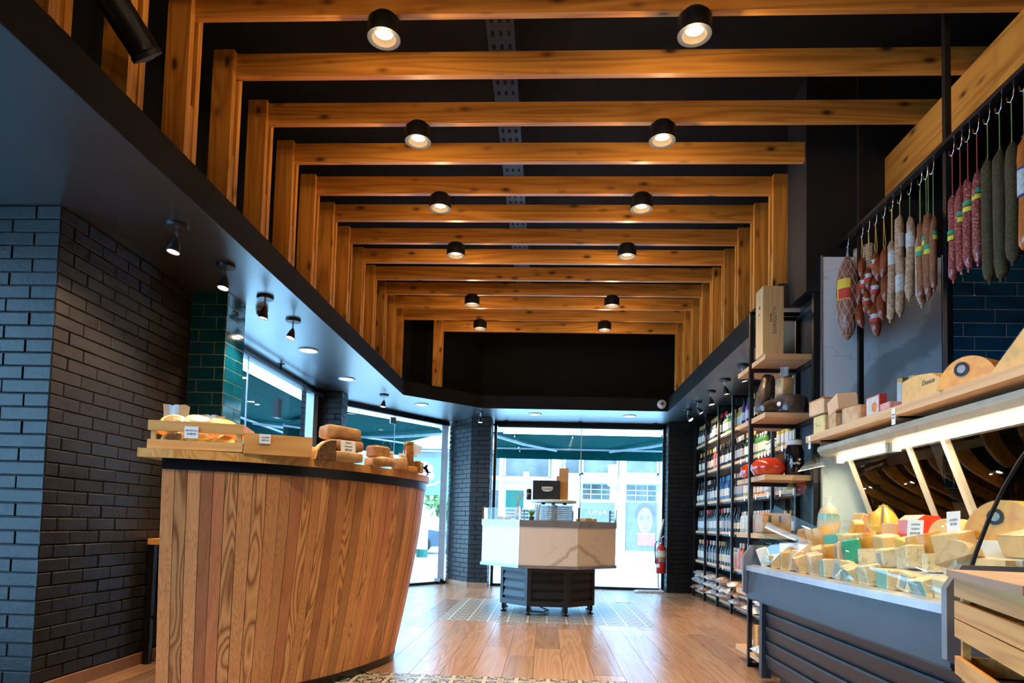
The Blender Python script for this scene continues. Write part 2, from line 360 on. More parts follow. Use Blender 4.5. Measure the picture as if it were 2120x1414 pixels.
struct(box('wall_right', 'dark_wall', 2.68, 2.8, 4.98, 10.95, 0, ZS), 'dark painted wall behind the bottle shelves', 'wall')
pier = struct(MB().box(1.885,3.5,4.62,4.98,0,ZS).box(1.79,3.5,4.62,4.98,ZS,ZC).build('wall_right_pier', 'dark_wall'), 'dark wall facing the counter with marble and tile cladding', 'wall')
struct(box('wall_right_near', 'dark_wall', 3.4, 3.55, -2.6, 4.62, 0, ZC), 'dark side wall behind the cheese counter', 'wall')
struct(box('wall_back', 'dark_wall', -4.2, 3.4, -2.75, -2.6, 0, ZC), 'dark wall behind the camera', 'wall')
wn = MB().box(-3.7,-3.55,-2.75,-1.4,0,ZC).box(-3.7,-3.55,-1.4,3.2,0,.1).box(-3.7,-3.55,-1.4,3.2,2.62,ZC).box(-3.7,-3.55,3.2,3.6,0,ZC)
struct(wn.build('wall_left_near', 'dark_wall'), 'dark side wall with a tall street window', 'wall')
w4 = struct(box('window_4', 'window_glass', -3.64, -3.63, -1.4, 3.2, .1, 2.62), 'tall street window in the near left wall', 'window')
MB().box(-3.67,-3.60,-1.4,3.2,.1,.16).box(-3.67,-3.60,-1.4,3.2,2.56,2.62).box(-3.67,-3.60,.9,.96,.16,2.56).build('window_frame', 'black_metal', w4)

# ---- bricks: chamfered shared meshes laid on a face
BH, BL = .0747, .243
_bm = {}
def brick_mesh(L, mat='brick_paint'):
    L = round(L/.004)*.004; k = (round(L, 3), mat)
    if k not in _bm:
        g = .0032; x, z, d, c = L/2-g, BH/2-g, .011, .0035
        m = MB(); m.add([(-x,0,-z),(x,0,-z),(x,0,z),(-x,0,z),(-x,-d+c,-z),(x,-d+c,-z),(x,-d+c,z),(-x,-d+c,z),(-x+c,-d,-z+c),(x-c,-d,-z+c),(x-c,-d,z-c),(-x+c,-d,z-c)],
              [(0,1,5,4),(1,2,6,5),(2,3,7,6),(3,0,4,7),(4,5,9,8),(5,6,10,9),(6,7,11,10),(7,4,8,11),(8,9,10,11)])
        _bm[k] = m.mesh('brick', mat)
    return _bm[k]
def brick_face(parent, a, b, z0=0, z1=ZS, phase=0, BHh=BH):
    """a,b: plan points left to right seen from outside; bricks stand proud of the line a-b"""
    a = Vector((*a, 0)); b = Vector((*b, 0)); L = (b-a).length; t = (b-a)/L; rz = math.atan2(t.y, t.x)
    n = round((z1-z0)/BH); rnd = random.Random(int(L*1000))
    for r in range(n):
        z = z0+BH*(r+.5); x = -BL*(.5 if (r+phase) % 2 else 0)-rnd.random()*.02
        cuts = [0]
        while x < L:
            if .07 < x < L-.07: cuts.append(x)
            x += BL
        cuts.append(L)
        for p, q in zip(cuts, cuts[1:]):
            c = a+t*(p+q)/2; o = inst('brick', brick_mesh(q-p), parent, (c.x, c.y, z), (0, 0, rz))
            o.location += Vector((-t.y, t.x, 0))*rnd.uniform(-.0025, .0025)
wl = struct(box('wall_left', 'mortar_paint', -4.2, -2.712, 3.412, 4.76, 0, ZS), 'dark blue-grey painted brick wall with its near corner', 'wall')
brick_face(wl, (-3.45, 3.412), (-2.70, 3.412)); brick_face(wl, (-2.712, 3.40), (-2.712, 4.76), phase=1)
bb = box('baseboard_left', 'baseboard_wood', -2.7, -2.683, 3.42, 4.75, 0, .075); struct(bb, 'brown skirting board along the left brick wall', 'baseboard')
box('trim_1', 'baseboard_wood', -3.45, -2.685, 3.383, 3.4, 0, .075); struct(bpy.data.objects['trim_1'], 'brown skirting under the near brick corner', 'baseboard')
# left window wall beyond the tile pier
struct(box('wall_left_return', 'dark_wall', -3.2, -2.7, 4.76, 5.0, 0, ZS), 'dark wall return behind the tiled pier', 'wall')
tp = struct(box('wall_left_pier', 'grout', -2.7, -2.425, 4.745, 5.04, 0, ZS), 'square pier clad in glossy teal tiles', 'pier')
TH, TL = .0955, .2865
_tm = {}
def tile_mesh(L):
    k = round(L, 3)
    if k not in _tm:
        g = .0025; x, z, d, c = L/2-g, TH/2-g, .003, .0012
        m = MB(); m.add([(-x,0,-z),(x,0,-z),(x,0,z),(-x,0,z),(-x,-d+c,-z),(x,-d+c,-z),(x,-d+c,z),(-x,-d+c,z),(-x+c,-d,-z+c),(x-c,-d,-z+c),(x-c,-d,z-c),(-x+c,-d,z-c)],
              [(0,1,5,4),(1,2,6,5),(2,3,7,6),(3,0,4,7),(4,5,9,8),(5,6,10,9),(6,7,11,10),(7,4,8,11),(8,9,10,11)])
        _tm[k] = m.mesh('tile', 'teal_tile')
    return _tm[k]
def tile_face(parent, a, b, z0, z1, offs, top=True):
    a = Vector((*a,0)); b = Vector((*b,0)); L = (b-a).length; t = (b-a)/L; rz = math.atan2(t.y,t.x); rnd = random.Random(5)
    n = int((z1-z0)/TH+.5)
    for r in range(n):
        z = z1-TH*(r+.5) if top else z0+TH*(r+.5); x = -TL+offs[r % len(offs)]*TL
        while x < L-.001:
            p, q = max(x,0), min(x+TL, L); x += TL
            if q-p < .012: continue
            c = a+t*(p+q)/2; inst('tile', tile_mesh(q-p), parent, (c.x,c.y,z), (rnd.uniform(-.004,.004), 0, rz+rnd.uniform(-.004,.004)))
tile_face(tp, (-2.7,4.745), (-2.425,4.745), 0, ZS, (.67,.33,.70,.23)); tile_face(tp, (-2.425,4.745), (-2.425,5.04), 0, ZS, (.08,.6,.1,.55))

c2 = struct(box('wall_left_column', 'mortar_paint', -3.25, -2.712, 8.442, 8.69, 0, ZS), 'grey painted brick column between left window and door', 'column')
brick_face(c2, (-3.25,8.442), (-2.70,8.442), .97, ZS); brick_face(c2, (-2.712,8.43), (-2.712,8.69), .97, ZS, 1)
c3 = struct(MB().prism([(-1.18,10.352),(-.90,10.292),(-.90,10.9),(-1.62,10.95)], 0, ZS).build('wall_far_column', 'mortar_paint'), 'grey brick column between street door and far window', 'column')
brick_face(c3, (-1.63,10.94), (-1.19,10.36)); brick_face(c3, (-1.19,10.348), (-.893,10.285), phase=1); brick_face(c3, (-.897,10.29), (-.897,10.72))
d3 = Vector((.44,-.58,0)).normalized()
tr3 = MB().bar((-1.635,10.93,.04), (-1.195,10.345,.04), .02, .08).bar((-1.2,10.345,.04), (-.88,10.278,.04), .02, .08).build('trim_2', 'baseboard_wood'); struct(tr3, 'brown skirting round the foot of the far column', 'baseboard')
c4 = struct(box('wall_right_column', 'mortar_paint', 1.932, 2.68, 10.472, 10.95, 0, ZS), 'dark brick column between far window and bottle shelves', 'column')
brick_face(c4, (1.92,10.472), (2.36,10.472)); brick_face(c4, (1.932,10.9), (1.932,10.46), phase=1)

# ---- windows and door
def glazed(name, label, cat, a, b, splits, z0=0.03, z1=2.64, fr=.045, top=.07):
    """glazing along plan line a-b: root is the frame, panes are parts"""
    a = Vector((*a,0)); b = Vector((*b,0)); Z = Vector((0,0,1)); m = MB(); t = (b-a).normalized()
    m.bar(a+Z*(z1+top/2-.02), b+Z*(z1+top/2-.02), .07, top); m.bar(a+Z*.02, b+Z*.02, .06, .04)
    for p, e in ((a,t*fr/2),(b,-t*fr/2)): m.bar(p+e+Z*.0, p+e+Z*z1, fr, .06)
    o = struct(m.build(name, 'black_metal'), label, cat)
    cuts = [0]+splits+[1]
    for i in range(len(cuts)-1):
        p = a+(b-a)*cuts[i]+t*(fr if i == 0 else .003); q = a+(b-a)*cuts[i+1]-t*(fr if i == len(cuts)-2 else .003)
        g = MB(); n = Vector((-t.y,t.x,0))*.004
        g.add([p-n+Z*z0,q-n+Z*z0,q-n+Z*z1,p-n+Z*z1,p+n+Z*z0,q+n+Z*z0,q+n+Z*z1,p+n+Z*z1],[(0,1,2,3),(7,6,5,4),(0,4,5,1),(1,5,6,2),(2,6,7,3),(3,7,4,0)])
        pn = g.build('pane', 'window_glass', o)
        if i: MB().bar(p+Z*z0, p+Z*z1, .012, .014).build('glass_joint', 'aluminium', o)
    return o
w1 = glazed('window_1', 'tall glazed window past the teal tiled pier', 'window', (-3.06,5.05), (-3.06,8.43), [.36,.42], fr=.05)
MB().box(-3.10,-3.0,8.22,8.38,0,2.62).build('aluminium_jamb', 'aluminium', w1)
MB().box(-3.05,-2.99,7.10,7.19,2.12,2.33).build('door_closer', 'black_metal', w1)
w2 = glazed('window_2', 'large far shop window behind the island', 'window', (-.87,10.75), (1.93,10.75), [.51])
dr = glazed('door_1', 'open street doorway with glass overlight at the angled corner', 'door', (-2.9,9.1), (-1.66,10.9), [.45], z0=2.0)
MB().bar((-1.70,10.85,.05),(-1.70,10.85,2.62),.10,.09).build('aluminium_jamb', 'aluminium', dr)
MB().bar((-1.72,10.83,.0),(-1.70,10.85,.06),.16,.13).build('pivot_foot', 'black_metal', dr)
MB().box(-.055,.055,-.012,.012,-.05,.05).build('hinge_plate', 'grey_metal', dr, loc=(-2.36,9.87,2.54), rot=(0,0,R(55)))
def track(name, a, b, label, hang):
    m = MB().tube([a, b], .022, 10); o = tag(m.build(name, 'black_metal'), label, 'rail')
    for f in hang:
        p = Vector(a)+(Vector(b)-Vector(a))*f
        MB().bar(p, (p.x,p.y,ZS), .02, .02).box(p.x-.04,p.x+.04,p.y-.02,p.y+.02,ZS-.008,ZS).build('bracket', 'black_metal', o)
track('door_rail', (-2.93,5.3,2.6), (-2.93,8.35,2.6), 'black hanging rail above the left window', (.1,.55,.98))
track('door_rail', (-.8,10.6,2.60), (1.85,10.6,2.60), 'black hanging rail above the far window', (.05,.5,.96))

# ---- timber frames
FT, FW, HB, BHt, S, D1, XL, XR = .04, .125, 3.646, .142, .4648, 3.296, -1.92, 1.716
ORD = ['nearest','second','third','fourth','fifth','sixth','seventh','eighth','ninth','tenth','eleventh','twelfth','last']
post_m = MB().box(-FW,0,-FT/2,FT/2,ZT,HB+BHt).mesh('post_board', 'pine_z'); fill_m = MB().box(-FW+.006,-.006,-FT/2,FT/2,ZT,3.17).mesh('post_spacer', 'pine_z')
def frame(n, y, xl=XL, xr=XR, rpost=True):
    f = empty('timber_portal', (0, y-FT/2, 0), 0, ('%s timber ceiling frame counted from the front' % ORD[n-1]) if n > 0 else {0:'timber frame whose left post stands nearest the camera',-1:'timber frame post just behind the black duct',-3:'timber ceiling frame overhead of the camera',-5:'timber ceiling frame behind the camera',-7:'timber ceiling frame at the back of the shop'}[n], 'ceiling frame', 'timber ceiling frames')
    xe = xr if rpost else xr
    MB().box(xl-FW+.01 if True else 0, xe+(FW-.01 if rpost else 0), -FT/2, FT/2, HB, HB+BHt).build('beam', 'pine_x', f)
    for yy in (-FT, FT): inst('post_board', post_m, f, (xl, yy, 0))
    inst('post_spacer', fill_m, f, (xl, 0, 0))
    if rpost:
        for yy in (-FT, FT): inst('post_board', post_m, f, (xr+FW, yy, 0))
        inst('post_spacer', fill_m, f, (xr+FW, 0, 0))
for n in [-7,-5,-3]+list(range(-1, 14)):
    y = D1+S*(n-1)+(.05 if n == 13 else 0)
    frame(n, y, XL if n < 13 else -1.47, 2.48 if n < 4 else (1.79 if n == 4 else XR), n > 4)
bd = tag(box('timber_board', 'pine_y', 2.33, 2.375, 0.9, 4.62, 3.36, HB), 'wide timber board above the hanging sausages carrying the beam ends', 'beam')

# ---- lamps
def spot(name, parent, loc, aim, watts, ang, blend=.5, col=(1,.72,.42), rad=.03):
    l = bpy.data.lights.new(name, 'SPOT'); l.energy = watts; l.spot_size = R(ang); l.spot_blend = blend; l.color = col; l.shadow_soft_size = rad
    o = bpy.data.objects.new(name, l); COL.objects.link(o); o.parent = parent; o.location = loc
    o.rotation_euler = Vector(aim).to_track_quat('-Z', 'Y').to_euler(); return o
def point(name, parent, loc, watts, col=(1,.70,.40), rad=.025):
    l = bpy.data.lights.new(name, 'POINT'); l.energy = watts; l.color = col; l.shadow_soft_size = rad
    # added fill, shaped sideways and up onto the timbers; downward beam is the spot
    l.use_nodes = True; nt = l.node_tree; em = nt.nodes['Emission']; ge = nt.nodes.new('ShaderNodeNewGeometry'); sp = nt.nodes.new('ShaderNodeSeparateXYZ'); mr = nt.nodes.new('ShaderNodeMapRange')
    nt.links.new(ge.outputs['Incoming'], sp.inputs[0]); nt.links.new(sp.outputs[2], mr.inputs['Value']); nt.links.new(mr.outputs[0], em.inputs['Strength'])
    for a_, b_ in (('From Min', -.42), ('From Max', -.12), ('To Min', .06), ('To Max', 1.0)): mr.inputs[a_].default_value = b_
    o = bpy.data.objects.new(name, l); COL.objects.link(o); o.parent = parent; o.location = loc; return o
cyl_body = MB().lathe([(.062,.115),(.062,.10),(.070,.098),(.084,.092),(.087,.085),(.087,.001)], 28, cap=False).mesh('housing', 'black_metal', True)
cyl_ring = MB().lathe([(.0875,.003),(.0865,-.002),(.062,-.002)], 28, cap=False).mesh('rim', 'rim_grey', True); cyl_cone = MB().lathe([(.062,-.002),(.050,.028),(.046,.030)], 28, cap=False).mesh('recess', 'recess_beige', True)
cyl_face = MB().lathe([(.0005,.029),(.047,.029)], 28, cap=False).mesh('diffuser', 'lamp_face')
for me in (cyl_body, cyl_ring): autosmooth(me)
for i, n in enumerate((1,3,5,7,10,12,-1,-3,-5,-7)):  # negative entries: unseen lamps added to warm the camera-facing fronts
    for s, x in (('left', -.906), ('right', .705)):
        y = D1+S*(n-1)-.02
        l = empty('ceiling_lamp', (x, y, HB-.1155), 0, ('black cylinder lamp under the %s timber beam, %s row' % (ORD[n-1], s)) if n > 0 else 'black cylinder lamp out of view over the %s aisle, %s' % (s, {-1:'overhead',-3:'above the camera',-5:'behind the camera',-7:'rearmost'}[n]), 'lamp', 'black cylinder lamps')
        inst('housing', cyl_body, l); inst('rim', cyl_ring, l); inst('recess', cyl_cone, l); inst('diffuser', cyl_face, l)
        point('timber_fill', l, (0,0,-.06), FILL_W, rad=.012); spot('lamp_beam', l, (0,0,-.035), (0,0,-1), BEAM_W*(1 if n > 0 else 1.5), 100, .9)
dl_ring = MB().lathe([(.078,0),(.098,0),(.100,-.008),(.094,-.012),(.078,-.006)], 24, cap=False).mesh('trim_ring', 'white_plastic', True); dl_face = MB().lathe([(.0005,-.004),(.080,-.004)], 24, cap=False).mesh('diffuser', 'downlight_face')
for k, (x, y) in enumerate(((-2.41,6.39),(-2.41,7.67),(-1.81,9.28),(-.19,9.92),(1.24,9.94))):
    l = empty('recessed_downlight', (x, y, ZS), 0, 'round recessed downlight ' + ('nearest above the left window','second above the left window','above the angled street door','above the far window, left one','above the far window, right one')[k], 'lamp', 'recessed downlights')
    inst('trim_ring', dl_ring, l); inst('diffuser', dl_face, l); spot('downlight_light', l, (0,0,-.02), (0,0,-1), DOWN_W, 140, .8, (1,.86,.66), .06)
def small_spot(x, y, aim, w, label, face='spot_face', ang=95):
    l = empty('ceiling_spotlight', (x, y, ZS), 0, label, 'lamp', 'small ceiling spotlights')
    MB().lathe([(.062,0),(.064,-.006),(.060,-.020),(.0005,-.022)], 18, cap=False).build('ceiling_plate', 'graphite_metal', l, True)
    d = Vector(aim).normalized(); j = Vector((0,0,-.085)); q = d.to_track_quat('-Z','Y').to_matrix().to_4x4()
    MB().tube([(0,0,-.02), j], .0065, 8).build('stem', 'chrome', l)
    M = Matrix.Translation(j) @ q
    MB().lathe([(.006,.01),(.014,.0),(.024,-.025),(.034,-.06),(.037,-.085),(.034,-.085),(.030,-.07)], 16, M, cap=False).build('shade', 'graphite_metal', l, True)
    MB().lathe([(.0005,-.078),(.033,-.078)], 16, M, cap=False).build('bulb', face, l)
    spot('spotlight_beam', l, tuple(j+d*.09), d, w, ang, .6, (1,.66,.36), .03)
NEAR = 'small ceiling spotlight %s above the brick wall'
small_spot(-2.18, 3.63, (-.10,-.12,-1), SPOT_W*1.2, 'small glowing ceiling spotlight nearest the camera beside the brick wall', ang=125)
small_spot(-2.18, 4.22, (-.06,-.2,-1), SPOT_W, 'small glowing ceiling spotlight just before the teal pier', ang=100)
small_spot(-2.18, 4.84, (-.12,-.05,-1), SPOT_W*.7, 'small ceiling spotlight directly right of the teal pier top')
small_spot(-2.18, 5.40, (-.15,-.25,-1), SPOT_W*.5, 'small ceiling spotlight fourth in line before the first downlight')
small_spot(-2.19, 8.61, (-.1,-.15,-1), SPOT_W*.3, 'small ceiling spotlight near the angled soffit corner')
small_spot(-1.01, 9.79, (0,-.05,-1), SPOT_W*.7, 'small ceiling spotlight in front of the far brick column')
small_spot(1.98, 6.75, (.25,.0,-1), SPOT_W*.6, 'small ceiling spotlight half hidden behind the wooden wine box shelf')
small_spot(1.98, 7.41, (.25,.0,-1), SPOT_W*.6, 'small ceiling spotlight over the bottle shelves, nearest of the row')
small_spot(1.98, 8.05, (.15,-.1,-1), SPOT_W*.6, 'small ceiling spotlight over the bottle shelves, second of the row')
small_spot(1.98, 8.74, (.75,-.2,-1), SPOT_W*.6, 'small ceiling spotlight over the bottle shelves, tilted right, third')
small_spot(1.98, 9.33, (.6,-.5,-1), SPOT_W*.6, 'small ceiling spotlight over the bottle shelves, farthest of the row')
# ================================================================== OUTSIDE
struct(MB().box(-40,40,-30,60,-.2,-.03).build('ground_outside', 'pavement'), 'pale pavement and street outside the windows', 'ground')
struct(box('ground_road', 'asphalt', -40, 40, 15, 21, -.03, -.015), 'pale grey road beyond the far window', 'road')
struct(MB().box(-1.9,3.2,11.0,11.75,2.66,2.75).build('ceiling_porch', 'white_wall'), 'white porch ceiling outside the far window', 'ceiling')
tag(MB().tube([(-.76,11.35,2.60),(1.96,11.35,2.60)], .022, 10).build('strip_lamp', 'strip_glow'), 'long white strip lamp outside above the far window', 'lamp')
def awning(name, label, a, b, out, zt, zf, val, arms=()):
    """a,b: wall line, out: horizontal vector to the front bar"""
    a = Vector((*a, 0)); b = Vector((*b, 0)); o = Vector((*out, 0)); Z = Vector((0,0,1)); root = empty(name, a, 0, label, 'awning')
    p = [Vector((0,0,zt)), b-a+Z*zt, b-a+o+Z*zf, o+Z*zf]; t = Vector((0,0,.012))
    m = MB(); m.add(p+[q+t for q in p], [(3,2,1,0),(4,5,6,7),(0,1,5,4),(1,2,6,5),(2,3,7,6),(3,0,4,7)]); m.build('canopy', 'teal_fabric', root)
    n = o.normalized()*.012; q = [o+Z*(zf-val), b-a+o+Z*(zf-val), b-a+o+Z*(zf+.01), o+Z*(zf+.01)]
    m = MB(); m.add(q+[x+n for x in q], [(0,1,2,3),(7,6,5,4),(0,4,5,1),(1,5,6,2),(2,6,7,3),(3,7,4,0)]); m.build('valance', 'teal_fabric', root)
    MB().tube([o+Z*zf, b-a+o+Z*zf], .03, 8).build('front_bar', 'aluminium', root)
    for f0, f1 in arms:
        d = b-a; e = d*((f0+f1)/2)+o*.55+Z*((zt+zf)/2-.09)
        MB().bar(d*f0+Z*(zt-.09), e, .05, .04).bar(e, d*f1+o*.96+Z*(zf-.05), .04, .035).build('folding_arm', 'aluminium', root)
    return root
awning('awning', 'teal canvas awning outside the far window with folding arms', (-1.0,11.75), (2.6,11.75), (0,1.2), 2.70, 2.52, .21, ((.0,.33),(1.0,.62)))
awning('awning', 'teal canvas awning outside the left window', (-3.6,5.6), (-3.6,12.6), (-1.3,.0), 2.72, 2.60, .24, ((.25,.5),(.95,.7)))
awning('awning', 'teal canvas awning outside the angled street door', (-3.35,9.9), (-1.75,12.0), (-1.05,.8), 2.70, 2.56, .26, ((.9,.5),))
# building across the street
K = 24/21
bf = empty('street_building', (0, 24, 0), 0, 'white building with glazed shopfronts across the street', 'building')
def ex(x): return x*K
def ez(z): return 1+(z-1)*K
bw = MB().box(-14,16,.3,4,-.05,9).build('wall', 'white_wall', bf)
def facade_rect(nm, mat, x0, x1, z0, z1, y0=-.02, y1=.3, parent=bf): return MB().box(ex(x0),ex(x1),y0,y1,ez(z0),ez(z1)).build(nm, mat, parent)
paint('street_glass', (.17,.155,.145), .15, var=.35, scale=1.2); paint('street_glass_dark', (.09,.085,.08), .15, var=.5, scale=2.5); paint('green_sign', (.01,.10,.07), .5); paint('poster_blue', (.20,.175,.16), .5, var=.1); paint('skin', (.36,.22,.18), .6); paint('hair', (.17,.13,.12), .7); paint('poster_lips', (.30,.13,.12), .6)
for r in ((-2.6,-1.5,2.56,3.29),(-1.31,.07,2.56,3.29),(.62,1.05,2.7,3.29),(1.19,2.25,2.73,3.26),(2.56,3.53,2.76,3.26),(3.75,5.2,2.7,3.3),(-4.6,-3.0,2.5,3.3)):
    w = facade_rect('window', 'street_glass', *r, .24, .33)
    x0,x1,z0,z1 = r; MB().box(ex(x0)-.06,ex(x0),.12,.3,ez(z0)-.06,ez(z1)+.06).box(ex(x1),ex(x1)+.06,.12,.3,ez(z0)-.06,ez(z1)+.06).box(ex(x0)-.06,ex(x1)+.06,.12,.3,ez(z1),ez(z1)+.06).box(ex(x0)-.06,ex(x1)+.06,.12,.3,ez(z0)-.06,ez(z0)).build('window_frame', 'white_wall', w)
for r in ((1.19,2.05,1.89,2.36),(2.60,3.52,1.88,2.36),(-1.28,-.2,1.2,1.5)):
    w = facade_rect('window', 'street_glass_dark', *r, .24, .33); x0,x1,z0,z1 = r
    m = MB(); 
    for f in (.33,.66): m.box(ex(x0),ex(x1),.2,.24,ez(z0+(z1-z0)*f)-.012,ez(z0+(z1-z0)*f)+.012)
    for f in (.3,.7): m.box(ex(x0+(x1-x0)*f)-.012,ex(x0+(x1-x0)*f)+.012,.2,.24,ez(z0),ez(z1))
    m.build('glazing_bars', 'white_plastic', w)
facade_rect('green_panel', 'green_sign', -1.28,-.71,1.55,2.11,.2,.3); facade_rect('shopfront', 'street_glass', -3.2,-1.5,.3,2.1,.24,.32)
for x0, x1 in ((2.33,2.52),(.17,.45),(3.62,3.75),(-1.5,-1.38)): facade_rect('column', 'white_wall', x0, x1, .0, 3.4, -.15, .3)
facade_rect('ledge', 'white_wall', -4.6, 5.2, 2.40, 2.52, -.12, .3); facade_rect('ledge', 'white_wall', -4.6, 5.2, 3.38, 3.5, -.2, .3)
facade_rect('hanging_sign', 'white_wall', 1.93,2.23,2.28,2.96,-.5,-.42); facade_rect('wall_lamp', 'cream_paper', -.73,-.54,2.46,2.69,-.2,.1)
pa = facade_rect('poster_panel', 'poster_blue', 1.12,2.2,.31,1.78,.2,.3); po = facade_rect('poster_panel', 'poster_blue', 2.58,3.55,.28,1.82,.2,.3)
text('lettering', 'UNA', 'white_paper', .24, pa, (ex(1.68), .19, ez(1.46)), sx=1.35, ext=.003)
text('lettering', 'AS', 'white_paper', .2, pa, (ex(2.1), .19, ez(.8)), sx=1.2, ext=.003)
def disc(cx, cz, rx, rz, y, mat, nm, parent, n=20):
    m = MB().lathe([(.001,0),(1,0),(1,.01),(.001,.01)], n, TR((ex(cx), y, ez(cz)), rx=R(90), s=(rx*K, rz*K, 1)) , cap=False); return m.build(nm, mat, parent)
face = disc(3.18,1.24,.25,.42,.19,'skin','face',po); disc(3.18,1.48,.31,.32,.198,'hair','hair',po)
for sx in (-.085,.085): disc(3.18+sx*1.2,1.30,.045,.016,.178,'hair','eye',po); disc(3.18+sx*1.2,1.37,.07,.011,.178,'hair','eyebrow',po)
disc(3.18,1.15,.022,.012,.178,'hair','nose',po); disc(3.18,1.0,.07,.018,.178,'poster_lips','lips',po)
paint('poster_red', (.65,.16,.15), .5); facade_rect('poster_block', 'poster_red', 2.95,3.51,.44,.80,.18,.2,po); facade_rect('poster_stripe', 'white_paper', 2.95,3.51,.80,.84,.178,.2,po)
# trees, car, planter, bollard seen through the street door
speckle('leaves', (.11,.22,.07), (.30,.42,.16), 18, .4, .6, .6, bump=0); paint('bark', (.16,.11,.08), .8)
def tree(x, y, h, r, label):
    t = empty('street_tree', (x, y, -.03), 0, label, 'tree', 'trees across the street'); rnd = random.Random(int(x*10+y))
    MB().tube([(0,0,0),(.05,0,h*.35),(-.05,.1,h*.7)], .1, 8, [.14,.1,.05]).build('trunk', 'bark', t)
    m = MB()
    for i in range(420):
        d = Vector((rnd.gauss(0,1),rnd.gauss(0,1),rnd.gauss(0,1))).normalized()*r*rnd.uniform(.45,1.0); d.z *= .8
        c = d+Vector((0,0,h*.72)); s = rnd.uniform(.10,.22); u = Vector((rnd.gauss(0,1),rnd.gauss(0,1),rnd.gauss(0,1))).normalized(); v = u.orthogonal().normalized()
        m.add([c-u*s,c+v*s*.5,c+u*s,c-v*s*.5],[(0,1,2,3)])
    tag(m.build('crown', 'leaves', t), kind='stuff')
for k, (x,y,h,r) in enumerate(((-7.0,18.6,3.0,1.2),(-10.0,20.2,3.6,1.7),(-3.2,22.1,2.6,1.0),(-14.5,20,4.5,2.2),(-20.5,19,5,2.4))):
    tree(x,y,h,r,('pale leafy street tree right behind the bollard','broad leafy street tree past the doorway','tall faint street tree furthest behind the doorway','leafy street tree seen through the left window','leafy street tree at far left behind the awning')[k])
bo = empty('bollard', (-3.55,19,-.03), 0, 'white street post with a green foot seen through the doorway', 'bollard')
MB().lathe([(.16,.25),(.16,.95),(.13,1.0)], 12).build('post', 'white_wall', bo, True); MB().lathe([(.17,0),(.17,.25)], 12).build('foot', 'green_sign', bo, True)
paint('car_paint', (.10,.13,.17), .25, .3); paint('tyre', (.02,.02,.02), .8)
ca = empty('parked_car', (-5.3,21.5,-.02), R(8), 'dark parked car across the street behind the white post', 'car')
MB().prism([(-2.0,.25),(2.0,.25),(2.05,.7),(1.4,.8),(.9,1.3),(-.9,1.32),(-1.5,.85),(-2.05,.75)], -.8, .8, TR(rx=R(90))).build('body', 'car_paint', ca)
MB().prism([(1.25,.82),(.82,1.24),(-.82,1.26),(-1.35,.86)], -.81, .81, TR(rx=R(90))).build('windows', 'street_glass', ca)
for x in (-1.25,1.25):
    for y in (-.8,.8): MB().lathe([(.31,-.1),(.31,.1)], 16, TR((x,y,.31), rx=R(90))).build('wheel', 'tyre', ca, True)
pl = empty('street_planter', (-4.6,18.2,-.03), 0, 'low brick planter with a pale green shrub outside the doorway', 'planter')
MB().cbox(1.4,.5,.5,.03).build('trough', 'kraft_paper', pl); m = MB(); rnd = random.Random(8)
for i in range(260):
    c = Vector((rnd.uniform(-.7,.7),rnd.uniform(-.3,.3),.5+rnd.random()**2*.7)); s = .09; u = Vector((rnd.gauss(0,1),rnd.gauss(0,1),rnd.gauss(0,1))).normalized(); v = u.orthogonal().normalized(); m.add([c-u*s,c+v*s*.6,c+u*s,c-v*s*.6],[(0,1,2,3)])
tag(m.build('shrub', 'leaves', pl), kind='stuff')
paint('pale_teal', (.12,.38,.42), .6)
aw2 = empty('shop_sign', (-3.5,18.5,2.2), 0, 'pale teal awning sign with a white cloud-like logo across the street', 'sign')
MB().box(-2.6,1.6,-.03,.03,-.42,.62).build('panel', 'pale_teal', aw2)
m = MB()
for x,z,r in ((-.0,.22,.17),(.16,.32,.13),(-.15,.33,.12),(.22,.12,.12),(.02,.42,.12)): m.lathe([(.001,0),(r,0),(r,.01),(.001,.01)], 16, TR((x,-.03,z), rx=R(90)), cap=False)
m.build('logo', 'white_paper', aw2)
for x,z in ((.05,.25),(-.02,.12)): MB().lathe([(.001,0),(.035,0),(.035,.012),(.001,.012)], 10, TR((x,-.032,z), rx=R(90)), cap=False).build('logo_dot', 'red_paint', aw2)
MB().tube([(-.5,-.04,-.1),(-.1,-.04,-.2),(.35,-.04,-.12),(.5,-.04,-.02)], .03, 6).build('logo_swash', 'white_paper', aw2)
for x in (-2.5,1.5): MB().bar((x,0,-2.23),(x,0,.6),.06,.06).build('support_post', 'aluminium', aw2)
# ================================================================== BARREL COUNTER
def smooth_curve(pts, per=12):
    P = [Vector((*p,0)) for p in pts]; out = []
    for i in range(len(P)-1):
        p0,p1,p2,p3 = P[max(i-1,0)],P[i],P[i+1],P[min(i+2,len(P)-1)]
        for k in range(per):
            t = k/per; out.append(.5*((2*p1)+(p2-p0)*t+(2*p0-5*p1+4*p2-p3)*t*t+(3*p1-p0-3*p2+p3)*t**3))
    return out+[P[-1]]
CP = smooth_curve([(-1.94,3.215),(-1.72,3.31),(-1.50,3.43),(-1.30,3.61),(-1.13,3.88),(-1.0,4.2),(-.915,4.5),(-.885,4.72),(-.915,4.95),(-1.03,5.16),(-1.25,5.30),(-1.55,5.36),(-1.94,5.36)])
def arc(f, pts=CP):
    L = [0]
    for a,b in zip(pts,pts[1:]): L.append(L[-1]+(b-a).length)
    s = f*L[-1]
    for i in range(len(pts)-1):
        if s <= L[i+1]+1e-9:
            u = (s-L[i])/(L[i+1]-L[i]); p = pts[i].lerp(pts[i+1],u); t = (pts[i+1]-pts[i]).normalized(); break
    return p, Vector((t.y,-t.x,0))          # point, outward normal
CL = sum((b-a).length for a,b in zip(CP,CP[1:]))
CH = 1.29
